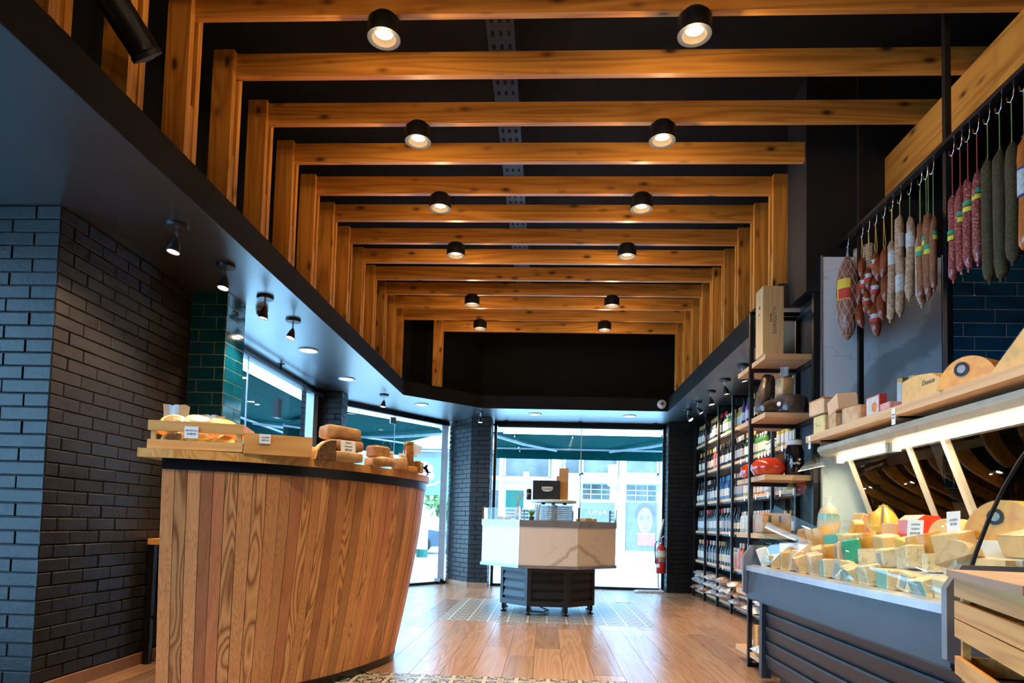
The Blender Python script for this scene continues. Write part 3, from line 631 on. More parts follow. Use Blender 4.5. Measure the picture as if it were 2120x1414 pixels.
def inset(z): return .20*max(0,1-z/CH)**1.35
bc = empty('barrel_counter', (-1.5,4.2,0), 0, 'curved counter clad in upright wooden barrel staves with black hoops', 'counter')
OFF = Vector((-1.5,4.2,0))
NS = 52; ZL = [.012,.2,.42,.66,.92,CH-.002]
sm_ = ['stave_b','stave_a','stave_b','stave_c','stave_c','stave_a','stave_b','stave_a','stave_b','stave_b','stave_c','stave_a','stave_b','stave_a','stave_c','stave_b','stave_a','stave_b']
rnd = random.Random(4); edges = [0]
for i in range(NS): edges.append(edges[-1]+rnd.uniform(.85,1.15))
edges = [e/edges[-1] for e in edges]
for i in range(NS):
    g = .0014/CL; m = MB(); vs = []; j = rnd.uniform(-.0012,.0012)
    for z in ZL:
        for f in (edges[i]+g, edges[i+1]-g):
            p, n = arc(f); q = p-n*(inset(z)+j)-OFF; vs.append((q.x,q.y,z))
        for f in (edges[i+1]-g, edges[i]+g):
            p, n = arc(f); q = p-n*(inset(z)+.018)-OFF; vs.append((q.x,q.y,z))
    fs = [(0,3,2,1), tuple(4*(len(ZL)-1)+k for k in range(4))]
    for k in range(len(ZL)-1):
        for a in range(4): b = (a+1)%4; fs.append((4*k+a,4*k+b,4*k+4+b,4*k+4+a))
    m.add(vs, fs); m.build('stave', sm_[i % len(sm_)], bc)
def hoop(z0, z1, nm, out=.004):
    m = MB(); N = 90; vs = []
    for i in range(N+1):
        p, n = arc(i/N)
        for z, d in ((z0,out),(z1,out),(z1,-.012),(z0,-.012)):
            q = p-n*(inset(z)-d)-OFF; vs.append((q.x,q.y,z))
    fs = []
    for i in range(N):
        for a in range(4): b=(a+1)%4; fs.append((4*i+a,4*i+4+a,4*i+4+b,4*i+b))
    m.add(vs, fs+[(0,1,2,3),(4*N+3,4*N+2,4*N+1,4*N)]); return m.build(nm, 'black_band', bc)
paint('black_band', (.012,.012,.015), .28, .4); hoop(CH-.055, CH, 'hoop'); hoop(.0, .055, 'hoop')
m = MB(); core = []
for z in (0,CH-.01):
    for i in range(41): p, n = arc(i/40); q = p-n*(inset(z)+.03)-OFF; core.append((q.x+ (.03 if i in (0,40) else 0),q.y,z))
m.add(core, [tuple(range(40,-1,-1)), tuple(range(41,82))]+[(i,(i+1)%41,41+(i+1)%41,41+i) for i in range(41)]); m.build('carcass', 'black_paint', bc)
top = []
for i in range(71): p, n = arc(i/70); q = p+n*.022-OFF; top.append((max(q.x,-2.045-OFF.x), q.y))
top[0] = (-2.045-OFF.x, 3.172-OFF.y); top[-1] = (-2.045-OFF.x, 5.385-OFF.y)
wood('counter_top', (.74,.40,.12), (.56,.24,.05), 'z', 9, 8, .3, .4, .1, .5, bump=.05)
ctop = MB().prism(top, CH, CH+.045).build('countertop', 'counter_top', bc)
ZC1 = CH+.045
# ---- things on the barrel counter
paint('cheese_yellow', (.82,.52,.06), .4, var=.12, scale=30, spec=.5); paint('cheese_pale', (.86,.52,.20), .45, var=.12, scale=14); paint('cheese_orange', (.80,.36,.05), .4, var=.15, scale=12)
speckle('bread_crust', (.60,.30,.09), (.34,.13,.04), 26, .42, .62, .5, coat=.15); speckle('pale_crust', (.72,.46,.2), (.50,.24,.08), 22, .45, .65, .5, coat=.2); speckle('dark_seed', (.10,.045,.02), (.34,.2,.1), 130, .5, .62, .6); paint('cream', (.90,.66,.38), .5)
paint('caramel', (.50,.16,.03), .2, coat=.6)
def crate(root, L, D, H, slats, mat, ends=2, bottom=True, th=.012):
    """slats: list of (z0,z1) on the long sides; origin front-left-bottom, x along front"""
    for y in (0, D-th):
        for z0,z1 in slats: MB().box(0,L,y,y+th,z0,z1).build('slat', mat, root)
    for x in (0, L-th):
        for z0,z1 in slats: MB().box(x,x+th,th,D-th,z0,z1).build('slat', mat, root)
    for x in (th, L-th-.022):
        for y in (th, D-th-.022): MB().box(x,x+.022,y,y+.022,.0,H-.012).build('corner_post', mat, root)
    if bottom: MB().box(th,L-th,th,D-th,.004,.012).build('base_board', mat, root)
def sign(name, loc, rot, w, h, label, lines, size=.014, mat='white_paper', stick=False):
    o = empty(name, loc, 0, label, 'sign', rot=rot)
    MB().box(-w/2,w/2,-.001,.001,-h/2,h/2).build('card', mat, o)
    n = len(lines)
    for i, s in enumerate(lines): text('lettering', s, 'ink', size*(1 if i == n-1 else .8), o, (0,-.0014,(n-1)/2*size*1.25-i*size*1.25), sx=.9, shear=.25)
    return o
cr = empty('wooden_crate', (-2.035,3.232,ZC1), R(14), 'small slatted pine crate of yellow cheeses on counter left end', 'crate')
crate(cr, .46, .30, .15, ((.006,.052),(.098,.150)), 'pale_pine')
MB().box(.02,.44,.02,.28,.010,.014).build('liner', 'kraft_paper', cr)
sign('price_card', (-1.83,3.275,ZC1+.095), (0,0,R(14)), .066, .06, 'white printed price card on front of slatted crate', ['PROVOLETA','$148.00'], .014)
def Lc(x, y, z): 
    c, s = math.cos(R(14)), math.sin(R(14)); return (-2.035+c*x-s*y, 3.232+s*x+c*y, ZC1+z)
def round_cheese(name, loc, rx, ry, h, mat, label, group=None, rot=(0,0,0), top=None, wrap=True, cat='cheese'):
    o = empty(name, loc, 0, label, cat, group, rot=rot)
    b = MB().lathe([(.75,0),(.95,.08),(1,.35),(.97,.7),(.82,.95),(.0005,1)], 20, TR(s=(rx,ry,h)), cap=True).build('body', mat, o, True)
    if top: MB().lathe([(.68,.985),(.55,1.02),(.0005,1.03)], 14, TR(s=(rx*.95,ry*.95,h)), cap=False).build('herb_topping', top, o, True)
    if wrap: MB().lathe([(.8,-.01),(1.04,.1),(1.08,.4),(1.0,.85),(.6,1.1),(.2,1.18)], 14, TR(s=(rx,ry,h)), cap=False).build('wrapper', 'clear_film', o, True)
    return o
speckle('herb', (.20,.09,.02), (.45,.28,.04), 120, .45, .6, .7)
YC = 'yellow provoleta discs in the crate'
for k,(x,y,z,r,h,t,tp_) in enumerate(((.105,.085,.048,.062,.036,1,48),(.225,.085,.046,.058,.034,0,42),(.345,.085,.044,.062,.032,0,40),(.105,.17,.02,.06,.04,0,0),(.24,.19,.02,.06,.04,0,0),(.36,.19,.02,.06,.04,0,0))):
    round_cheese('cheese_disc', Lc(x,y,z), r, r, h, 'cheese_yellow', ('herb-topped yellow cheese disc at lower left of the crate','plain yellow cheese disc in lower middle of the crate','plain yellow cheese disc at lower right of the crate','yellow cheese disc behind lower left in the crate','yellow cheese disc behind lower middle in the crate','yellow cheese disc behind lower right in the crate')[k], YC, (R(tp_),0,R(14)), 'herb' if t else None)
def bag(name, loc, rz, w, d, h, mat, label, cat='bag', content=None, flat=.5, tilt=0, neck=True):
    o = empty(name, loc, 0, label, cat, rot=(tilt,0,rz)); rn = random.Random(int(abs(loc[0])*991+h*100))
    prof = [(.35,0),(.85,.05),(1,.25),(.95,.5),(.7,.68),(.3,.78)]+([(.2,.84),(.45,1.0)] if neck else [(.05,.82)])
    n = 16; vs=[]; fs=[]
    for (r,z) in prof:
        for i in range(n):
            a = 2*math.pi*i/n; q = 1+rn.uniform(-.09,.09); vs.append((w/2*r*q*math.cos(a), d/2*r*q*math.sin(a)*(flat if z > .8 else 1), h*z))
    for k in range(len(prof)-1):
        for i in range(n): j=(i+1)%n; fs.append((k*n+i,k*n+j,k*n+n+j,k*n+n+i))
    fs.append(tuple(range(n-1,-1,-1)))
    if content: MB().lathe([(.3,.01),(.78,.06),(.92,.25),(.87,.5),(.6,.66),(.0005,.72)], 14, TR(s=(w/2,d/2,h)), cap=True).build('content', content, o, True)
    m = MB(); m.add(vs, fs); m.build('wrapper', mat, o, True); return o
round_cheese('cheese_disc', Lc(.10,.085,.128), .068,.062,.05, 'cheese_yellow', 'herb-crusted yellow cheese disc on top at crate left', None, (R(38),0,R(14)), 'herb')
round_cheese('cheese_disc', Lc(.215,.09,.132), .07,.06,.058, 'cheese_yellow', 'yellow cheese in clear wrap on top at crate middle', None, (R(25),R(8),R(14)))
round_cheese('cheese_disc', Lc(.335,.095,.128), .072,.062,.05, 'cheese_yellow', 'yellow cheese in clear wrap on top at crate right', None, (R(20),R(14),R(14)))
def flap(name, loc, rz, w, h, label, lean=0):
    rn = random.Random(int(w*1e4)); m = MB(); vs=[]; fs=[]; N=7
    for j in range(4):
        for i in range(N): x = (i/(N-1)-.5)*w*(1+.1*j/3); vs.append((x, rn.uniform(-.006,.006)+.02*math.sin(i*1.3)-lean*h*j/3, h*j/3+rn.uniform(-.006,.006)*(j>1)))
    for j in range(3):
        for i in range(N-1): a=j*N+i; fs.append((a,a+1,a+N+1,a+N))
    b=len(vs); vs += [(x,y+.001,z) for x,y,z in vs]; fs += [tuple(b+q for q in reversed(f)) for f in fs]
    m.add(vs,fs); return tag(m.build(name,'hazy_film',None,True,loc,(0,0,rz)),label,'plastic bag')
flap('plastic_bag', Lc(.09,.13,.15), R(14), .115, .105, 'clear stand-up plastic bag top at crate left')
flap('plastic_bag', Lc(.29,.11,.155), R(14), .10, .05, 'crumpled clear plastic bag top at crate middle', .5)
# low pine box
bx_ = empty('wooden_box', (-1.585,3.345,ZC1), R(25), 'low plain pine box with price card on counter edge', 'box')
MB().box(0,.345,0,.014,.0,.108).build('front_board','pale_pine',bx_); MB().box(0,.345,.186,.2,.0,.108).build('back_board','pale_pine',bx_)
for x in (0,.331): MB().box(x,x+.014,.014,.186,.0,.108).build('side_board','pale_pine',bx_)
MB().box(.014,.331,.014,.186,.0,.01).build('base_board','pale_pine',bx_)
sign('price_card', (-1.489,3.384,ZC1+.082), (0,0,R(25)), .056, .05, 'white price card on front of low plain pine box', ['PAQUETE','$452.00'], .012)
for k in range(3): 
    x = .1+.09*k; tag(MB().cbox(.075,.12,.10,.006).build('snack_packet','hazy_film',None,False,(-1.585+math.cos(R(25))*x-math.sin(R(25))*.1,3.345+math.sin(R(25))*x+math.cos(R(25))*.1,ZC1+.012),(0,R(6*k-6),R(25))),('left','middle','right')[k]+' clear packet standing inside the low pine box','packet','packets in the low pine box')
# cakes and cheeses
def block(name, loc, rz, sx, sy, sz, mat, label, cat='cheese', group=None, wrap=True, b=.008, rot=None, rind=None, label_patch=None):
    o = empty(name, loc, 0, label, cat, group, rot=rot or (0,0,rz))
    big = b > .011
    (MB().sbox(sx,sy,sz,.32) if big else MB().cbox(sx,sy,sz,b)).build('body', mat, o, big)
    if rind: MB().cbox(sx*1.01,sy*1.01,sz*.12,b*.4,TR((0,0,sz*.885))).build('rind', rind, o)
    if wrap: (MB().sbox(sx*1.03,sy*1.03,sz*1.04,.32) if big else MB().cbox(sx*1.03,sy*1.03,sz*1.04,b*1.2)).build('wrapper','clear_film',o,big)
    if label_patch: MB().box(-sx*.22,sx*.22,-sy*.52-.001,-sy*.52,sz*.25,sz*.75).build('label', label_patch, o)
    return o
def half_wheel(name, loc, rz, r, h, mat, rind, label, cat='cheese', a0=0, a1=180, rot=None, wrap=True, group=None, patch=None):
    """part of a wheel: cut faces in mat, outer skin in rind"""
    o = empty(name, loc, 0, label, cat, group, rot=rot or (0,0,rz)); n = 12
    A = [R(a0+(a1-a0)*i/n) for i in range(n+1)]
    MB().prism([(0,0)]+[(r*.985*math.cos(a),r*.985*math.sin(a)) for a in A], .002, h-.002).build('body', mat, o)
    m = MB(); vs=[]; fs=[]
    for a in A:
        for rr,z in ((r*.97,0),(r,h*.08),(r,h*.92),(r*.97,h)): vs.append((rr*math.cos(a),rr*math.sin(a),z))
    for i in range(n):
        for k in range(3): p=4*i+k; fs.append((p,p+4,p+5,p+1))
    vs += [(0,0,h),(0,0,0)]; T=len(vs)-2
    for i in range(n): fs += [(T,4*i+3,4*i+7),(T+1,4*i+4,4*i)]
    m.add(vs,fs); m.build('rind', rind, o, True)
    if wrap: MB().prism([(-.01*math.cos((A[0]+A[-1])/2),-.01*math.sin((A[0]+A[-1])/2))]+[(r*1.02*math.cos(a),r*1.02*math.sin(a)) for a in A], -.001, h*1.02).build('wrapper','clear_film',o)
    if patch:
        am = (A[0]+A[-1])/2
    return o
half_wheel('cream_cheese', (-1.36,3.70,ZC1), 0, .075, .075, 'cheese_pale', 'cream', 'pale wrapped cheese right beside the low pine box', a0=0, a1=360)
sw = empty('seeded_cake', (-1.235,3.645,ZC1), R(38), 'dark seeded cake wedge with pale rim on counter', 'cake')
pts = [(.0,0),(.11,0),(.11,.11)]+[(.11-.11*math.sin(R(a)),.115*math.cos(R(a))-.0) for a in range(12,90,13)]
MB().prism([(x-.08,z) for x,z in [(0,0),(.115,0),(.115,.112),(.085,.11),(.055,.098),(.028,.075),(.01,.045)]], -.03, .03, TR(rx=R(90))).build('crumb','dark_seed',sw)
MB().prism([(x-.08,z) for x,z in [(.117,.112),(.118,.12),(.083,.119),(.05,.106),(.021,.081),(.002,.048),(-.006,0),(0,0),(.01,.045),(.028,.075),(.055,.098),(.085,.111)]], -.032, .032, TR(rx=R(90))).build('rim','cream',sw)
block('wrapped_loaf', (-1.175,3.76,ZC1), R(48), .19, .13, .060, 'pale_crust', 'wrapped pale loaf lowest of the bread stack', 'bread', b=.02)
block('wrapped_loaf', (-1.185,3.78,ZC1+.064), R(46), .20, .13, .064, 'bread_crust', 'wrapped brown loaf middle of the bread stack', 'bread', b=.018)
block('wrapped_loaf', (-1.215,3.78,ZC1+.132), 0, .225, .14, .074, 'bread_crust', 'wrapped brown loaf topmost of the bread stack', 'bread', b=.026, rot=(R(-3),R(4),R(42)))
sign('price_card', (-1.128,3.665,ZC1+.083), (R(-8),0,R(40)), .088, .066, 'handwritten price card before the bread stack', ['Pankuk','Ahumado','$85.80'], .0165)
block('wrapped_loaf', (-1.045,4.01,ZC1+.055), R(60), .125, .10, .072, 'bread_crust', 'brown wrapped bread block behind the plaited loaf', 'bread', b=.01)
block('wrapped_loaf', (-1.05,4.00,ZC1), R(60), .13, .105, .052, 'pale_crust', 'wrapped bread block under the brown block', 'bread', b=.012)
bag('wrapped_pastry', (-.995,3.985,ZC1), R(60), .20, .09, .085, 'clear_film', 'small wrapped pastry at the counter front edge', 'pastry', 'bread_crust', neck=False)
sign('price_card', (-.98,4.06,ZC1+.075), (R(-8),0,R(52)), .060, .064, 'printed price card between bread block and round bread', ['QUESO','$10.00'], .0145)
MB_ = MB().tube([(0,0,0),(.01,.0,.03),(.03,0,.045),(.06,0,.035),(.075,0,.0)], .0012, 5); tag(MB_.build('twine', 'kraft_paper', None, False, (-1.03,4.05,ZC1+.128), (0,0,R(50))), 'loop of thin twine above the brown bread block', 'twine')
round_cheese('round_bread', (-.955,4.22,ZC1), .055,.05,.075, 'bread_crust', 'small round brown bread behind the front price cards', None, (0,0,0), None, True, 'bread')
block('cheese_block', (-.945,4.33,ZC1), R(66), .115, .085, .075, 'cheese_pale', 'pale wrapped cheese block left one at counter end', 'cheese', b=.006)
block('cheese_block', (-.905,4.455,ZC1), R(70), .115, .085, .078, 'pale_crust', 'mottled wrapped cheese block right one at counter end', 'cheese', b=.006)
sign('price_card', (-.935,4.25,ZC1+.083), (R(-10),0,R(45)), .074, .058, 'handwritten price card leaning by the caramel jar', ['Tradicional','$375'], .014)
def jar(name, loc, r, h, mat, lidm, label, tagc=False):
    o = empty(name, loc, 0, label, 'jar')
    MB().lathe([(.9,0),(1,.03),(1,.78),(.85,.85),(.82,.88)], 18, TR(s=(r,r,h))).build('contents', mat, o, True)
    MB().lathe([(.93,-.002),(1.05,.03),(1.05,.8),(.9,.87),(.86,.9)], 18, TR(s=(r,r,h)), cap=False).build('glass', 'clear_glass', o, True)
    MB().lathe([(.92,.88),(.95,.89),(.95,.98),(.9,1.0),(.0005,1.0)], 18, TR(s=(r,r,h)), cap=False).build('lid', lidm, o, True)
    if tagc: MB().box(.4*r,2.2*r,-.001,.001,-.025,.03,TR((.01,-.01,h*.8),ry=R(20))).build('tag_card','white_paper',o)
    return o
jar('caramel_jar', (-.915,4.30,ZC1+.03), .036, .165, 'caramel', 'gold', 'tall jar of caramel with gold lid and white tag', True)
MB_ = tag(MB().cbox(.09,.09,.03,.003).build('jar_stand','pale_pine',None,False,(-.915,4.30,ZC1),(0,0,R(60))),'small wooden stand under the caramel jar','stand')
jar('caramel_jar', (-.865,4.37,ZC1), .022, .075, 'caramel', 'gold', 'small low caramel jar beside the tall one')
pb = empty('pump_bottle', (-.945,4.66,ZC1), 0, 'clear pump dispenser bottle at the counter far end', 'bottle')
MB().lathe([(.026,0),(.028,.01),(.028,.10),(.012,.125),(.012,.135)],14).build('bottle_body','clear_glass',pb,True); MB().lathe([(.014,.135),(.014,.155),(.005,.157),(.005,.18)],12).build('pump','cream_paper',pb,True); MB().box(-.03,.008,-.006,.006,.175,.185).build('spout','cream_paper',pb)
# console table behind the counter's left end
ct = empty('side_table', (-2.36,4.52,0), 0, 'narrow dark metal side table with wooden top by the brick wall', 'table')
MB().box(-.315,.315,-.2,.2,.80,.84).build('table_top','pale_pine',ct)
for x in (-.29,.29):
    for y in (-.175,.175): MB().box(x-.02,x+.02,y-.02,y+.02,0,.80).build('leg','black_metal',ct)
for y in (-.175,.175): MB().box(-.27,.27,y-.012,y+.012,.30,.325).build('stretcher','black_metal',ct)

# ================================================================== ISLAND
IX, IY = .045, 7.88
isl = empty('refrigerated_island', (IX,IY,0), 0, 'octagonal marble-clad island display on dark louvred base', 'display island')
def octo(a, off=0): return [(a/math.cos(R(22.5))*math.cos(R(22.5+45*k)), a/math.cos(R(22.5))*math.sin(R(22.5+45*k))) for k in range(8)]
AP, AB = .765, .545
MB().prism(octo(AP-.012), .545, 1.03).build('body_core','white_plastic',isl)
for k in range(8):
    M = Matrix.Rotation(R(45*k),4,'Z'); hw = AP*math.tan(R(22.5))
    MB().box(-hw+.004,hw-.004,-AP-.0,-AP+.012,.565,.985,M).build('marble_panel','marble',isl)
    MB().box(-hw-.004,hw+.004,-AP-.008,-AP+.02,.985,1.055,M).build('steel_rim','grey_metal',isl)
    MB().box(-hw-.006,hw+.006,-AP-.014,-AP+.02,.535,.568,M).build('lower_trim','grey_metal',isl)
    if k not in (3,4,5): MB().box(-hw+.01,hw-.01,-AP+.004,-AP+.010,1.055,1.19,M).build('glass_screen','case_glass',isl)
    x = hw; MB().box(x-.008,x+.008,-AP-.004,-AP+.018,1.055,1.20,M).build('screen_post','chrome',isl)
    hb = AB*math.tan(R(22.5))
    MB().box(-hb,hb,-AB+.02,-AB+.03,.10,.535,M).build('base_panel','black_metal',isl)
    for z0,z1 in ((.10,.16),(.475,.535)): MB().box(-hb,hb,-AB,-AB+.022,z0,z1,M).build('base_rail','slate_metal' if k in (7,) else 'graphite_metal',isl)
    for x0,x1 in ((-hb,-hb+.045),(hb-.045,hb)): MB().box(x0,x1,-AB,-AB+.022,.16,.475,M).build('base_stile','graphite_metal',isl)
    for i in range(3):
        z = .195+.1*i; MB().add([(-hb+.045,-AB+.002,z),(hb-.045,-AB+.002,z),(hb-.045,-AB+.016,z+.062),(-hb+.045,-AB+.016,z+.062)],[(0,1,2,3)]).add([(-hb+.045,-AB+.012,z),(hb-.045,-AB+.012,z),(hb-.045,-AB+.022,z+.062),(-hb+.045,-AB+.022,z+.062)],[(3,2,1,0)]).build('louvre','graphite_metal',isl).matrix_local = M
MB().prism(octo(AB-.03), .10, .545).build('base_core','black_metal',isl); MB().prism(octo(AP-.02), 1.03, 1.045).build('deck','chrome',isl)
for k in range(8):
    a = R(22.5+45*k); x, y = (AB+.0)*math.cos(a)*1.0, (AB+.0)*math.sin(a)
    MB().box(x-.02,x+.02,y-.02,y+.02,.035,.11).lathe([(.034,0),(.034,.012),(.012,.018),(.012,.04)],12,TR((x,y,0))).build('foot','black_metal',isl)
# upper tier: half-round clear cooler with round white shelf
ut = empty('round_riser', (IX+.05,IY-.05,1.045), 0, 'curved ribbed clear riser with round white shelf on island', 'display riser')
m = MB(); vs=[]; fs=[]; N=64
for i in range(N):
    a = 2*math.pi*i/N; r = .225+.006*math.sin(i*math.pi/2)
    for z in (0,.2): vs.append((r*math.cos(a),r*math.sin(a),z))
for i in range(N): j=(i+1)%N; fs.append((2*i,2*j,2*j+1,2*i+1))
m.add(vs,fs); m.build('ribbed_screen','frosted_screen',ut,True)
for k in range(7): MB().lathe([(.215,.02+k*.025),(.219,.024+k*.025),(.215,.028+k*.025)],32,cap=False).build('ring','chrome',ut,True)
MB().lathe([(.05,0),(.05,.2)],16).build('core','chrome',ut,True)
for x,y in ((-.12,-.12),(.13,-.12),(.0,.16)): MB().box(x-.022,x+.022,y-.02,y+.02,.2,.222).build('foot_block','black_metal',ut)
MB().lathe([(.26,.222),(.275,.226),(.275,.25),(.27,.255),(.0005,.255)],40).build('round_shelf','white_plastic',ut,True)
ZI = 1.045+.256
db = empty('black_carton', (IX-.035,IY-.15,ZI), R(-4), 'black cardboard carton with cream Donata badge on island', 'box')
paint('black_card',(.016,.015,.016),.45); MB().cbox(.315,.15,.225,.003).build('carton','black_card',db); MB().box(-.1585,-.158,-.06,.06,.03,.20).build('side_print','grey_metal',db)
MB().prism([(-.062,.028),(.066,.028),(.066,.0),(.055,-.017),(.03,-.026),(.0,-.03),(-.03,-.026),(-.052,-.017),(-.062,.0)],0,.001,TR((.01,-.0765,.123),rx=R(90))).build('badge','cream_paper',db)
text('lettering','Donata','ink',.036,db,(.012,-.0782,.126))
kb = empty('paper_bag', (IX+.165,IY-.04,ZI), 0, 'tall brown paper bag with thin handles beside the black carton', 'bag')
MB().add([(-.055,-.05,0),(.055,-.05,0),(.055,.05,0),(-.055,.05,0),(-.055,-.035,.385),(.055,-.035,.385),(.055,.035,.385),(-.055,.035,.385),(-.055,-.05,.2),(.05,-.055,.2)],[(0,3,2,1),(0,1,5,4),(1,2,6,5),(2,3,7,6),(3,0,4,7)]).build('bag_body','kraft_paper',kb)
for y in (-.03,.03): MB().tube([(-.025,y,.36),(-.015,y,.44),(.01,y,.46),(.025,y,.42),(.028,y,.36)],.0025,6).build('handle','kraft_paper',kb)
for k,(x,y,h) in enumerate(((.115,.06,.30),(.02,.09,.245))):
    b2 = tag(MB().cbox(.07,.06,h,.004).build('paper_bag','kraft_paper',None,False,(IX+x,IY+y,ZI)),('brown paper bag half hidden behind the tall one','brown paper bag peeking out behind the black carton')[k],'bag')
cn = empty('drink_can', (IX-.245,IY-.03,ZI), 0, 'slim black drink can left of the black carton', 'can'); paint('can_dark',(.02,.025,.035),.3,.3)
MB().lathe([(.026,0),(.031,.008),(.031,.12),(.024,.13),(.0005,.13)],16).build('can_body','can_dark',cn,True); text('lettering','BLU','white_paper',.02,cn,(0,-.0316,.07)); MB().lathe([(.0245,.128),(.0245,.133),(.0005,.133)],16).build('lid','chrome',cn,True)
# plants and vases inside the glass screen
vs_ = empty('ornament_vase', (IX-.36,IY-.42,1.045), 0, 'pinkish bottle vase with dried stems on island left', 'vase'); paint('pink_clay',(.60,.30,.20),.5); paint('dry_grass',(.66,.48,.22),.7); paint('plant_green',(.16,.38,.06),.5)
MB().lathe([(.030,0),(.034,.02),(.034,.11),(.016,.145),(.014,.16)],14).build('vase_body','pink_clay',vs_,True); MB().box(-.02,.02,-.036,-.0345,.05,.09).build('label','white_paper',vs_)
rn = random.Random(6)
for k in range(7):
    a = rn.uniform(-.6,.6); m = MB().tube([(0,0,.14),(a*.03,0,.22),(a*.12+.02,.0,.30),(a*.2+.06,0,.315)],.0018,5,[.0018,.002,.004,.001]); m.build('dried_stem','dry_grass',vs_)
gp = empty('green_ornament', (IX-.2,IY-.44,1.045), 0, 'small bright green succulent in glass behind the screen', 'plant')
MB().lathe([(.03,0),(.034,.06)],12,cap=False).build('glass_pot','clear_glass',gp,True); MB().lathe([(.026,.002),(.03,.05),(.0005,.052)],12).build('soil','bark',gp,True)
for k in range(9):
    a = k*2.4; MB().tube([(0,0,.05),(.02*math.cos(a),.02*math.sin(a),.09),(.045*math.cos(a),.045*math.sin(a),.12)],.01,6,[.008,.012,.001]).build('leaf','plant_green',gp)
dg = empty('grass_bunch', (IX-.13,IY-.36,1.045), 0, 'bunch of dry wheat-coloured grass beside the ribbed riser', 'plant')
for k in range(14):
    a = k*.9; MB().tube([(.01*math.cos(a),.01*math.sin(a),0),(.015*math.cos(a),.015*math.sin(a),.1),(.03*math.cos(a),.03*math.sin(a),.2)],.003,5,[.003,.003,.005]).build('stalk','dry_grass',dg)
for k,(x,y,s) in enumerate(((-.55,-.25,.05),(-.48,-.33,.04),(.42,-.42,.05),(.5,-.3,.045),(.33,-.5,.04))): block('wrapped_cheese',(IX+x,IY+y,1.046),.4*k,s*2,s*1.6,s,'cheese_pale','small pale wrapped cheese on island deck, '+('far left','second from left','right of centre','far right','front right')[k],'cheese',None,True,.004)
cb = MB().tube([(-.25,-.2,.12),(-.18,-.32,.02),(-.05,-.30,.012),(.02,-.12,.012),(-.12,.0,.05)],.008,6); tag(cb.build('power_cable','graphite_metal',None,True,(IX,IY,0)),'dark cable looping on the floor under the island','cable')

# ================================================================== FAR CORNER
fe = empty('fire_extinguisher', (1.83,10.45,.30), 0, 'red fire extinguisher hung beside the far window', 'fire extinguisher')
MB().lathe([(.070,0),(.078,.01),(.078,.37),(.070,.41),(.045,.44),(.022,.455)],20).build('cylinder','red_paint',fe,True)
MB().lathe([(.022,.45),(.024,.49),(.018,.5)],12).build('valve','chrome',fe,True)
MB().bar((-.02,-.01,.51),(.085,0,.50),.022,.008).bar((-.02,-.01,.525),(.05,.0,.59),.022,.008).build('handle','red_paint',fe)
MB().tube([(-.01,-.02,.495),(-.07,-.03,.50),(-.10,-.03,.44),(-.098,-.03,.3),(-.09,-.03,.22)],.009,8).build('hose','black_metal',fe,True); MB().tube([(-.09,-.03,.23),(-.088,-.03,.15)],.013,8).build('nozzle','black_metal',fe,True)
def wrap_label(z0,z1,a0,a1,mat,nm):
    m=MB(); vs=[]; n=10
    for i in range(n+1): a=R(a0+(a1-a0)*i/n); vs += [(.0795*math.cos(a),.0795*math.sin(a),z0),(.0795*math.cos(a),.0795*math.sin(a),z1)]
    m.add(vs,[(2*i,2*i+2,2*i+3,2*i+1) for i in range(n)]); m.build(nm,mat,fe)
paint('label_yellow',(.80,.55,.05),.5); wrap_label(.24,.335,190,350,'cream_paper','instruction_label'); wrap_label(.235,.258,190,350,'label_yellow','label_stripe'); wrap_label(.34,.355,215,330,'white_paper','label_strip'); wrap_label(.18,.225,240,315,'grey_metal','date_sticker'); wrap_label(.095,.15,205,245,'white_paper','check_sticker')
MB().box(-.02,.02,.075,.30,.32,.36).build('wall_bracket','black_metal',fe)
st = empty('floor_stand', (1.74,10.36,0), R(8), 'white tubular floor stand with leaning rod by the far window', 'stand')
MB().tube([(.12,0,.02),(-.28,0,.02),(-.32,.06,.02),(-.28,.12,.02),(.10,.12,.02),(.14,.06,.02),(.12,0,.02)],.016,8).build('base_loop','white_plastic',st,True); MB().tube([(.13,.06,.02),(.06,.06,.08),(.05,.06,.3),(.06,.05,.85)],.014,8).build('upright','white_plastic',st,True); MB().tube([(.06,.05,.80),(.11,.0,1.15)],.02,8,rs=[.028,.012]).build('rod_tip','white_plastic',st,True)
def dome(loc, aim, label):
    o = empty('security_camera', loc, 0, label, 'camera'); q = Vector(aim).to_track_quat('-Z','Y').to_matrix().to_4x4()
    MB().lathe([(.045,0),(.05,-.01),(.046,-.03)],20).build('mount','white_plastic',o,True)
    M = Matrix.Translation((0,0,-.035)) @ q
    MB().lathe([(.001,.045),(.03,.035),(.045,.005),(.045,-.015),(.036,-.036)],18,M,cap=False).build('shell','white_plastic',o,True); MB().lathe([(.0005,-.034),(.036,-.034)],18,M,cap=False).build('face_plate','graphite_metal',o,True); MB().lathe([(.014,-.034),(.014,-.04),(.0005,-.042)],12,M,cap=False).build('lens','chrome',o,True)
dome((-2.33,5.12,ZS-.0), (.45,-1,-.25), 'small dome security camera beside the teal pier')
dc = empty('security_camera', (1.64,9.5,2.79), 0, 'round white security camera on the far soffit face', 'camera')
MB().lathe([(.065,0),(.068,.012),(.055,.05),(.03,.062)],22,TR(rx=R(90))).build('shell','white_plastic',dc,True); MB().lathe([(.034,.058),(.034,.066),(.0005,.066)],18,TR(rx=R(90))).build('face_plate','grey_metal',dc,True); MB().lathe([(.014,.064),(.014,.07),(.0005,.07)],12,TR(rx=R(90))).build('lens','ink',dc,True)
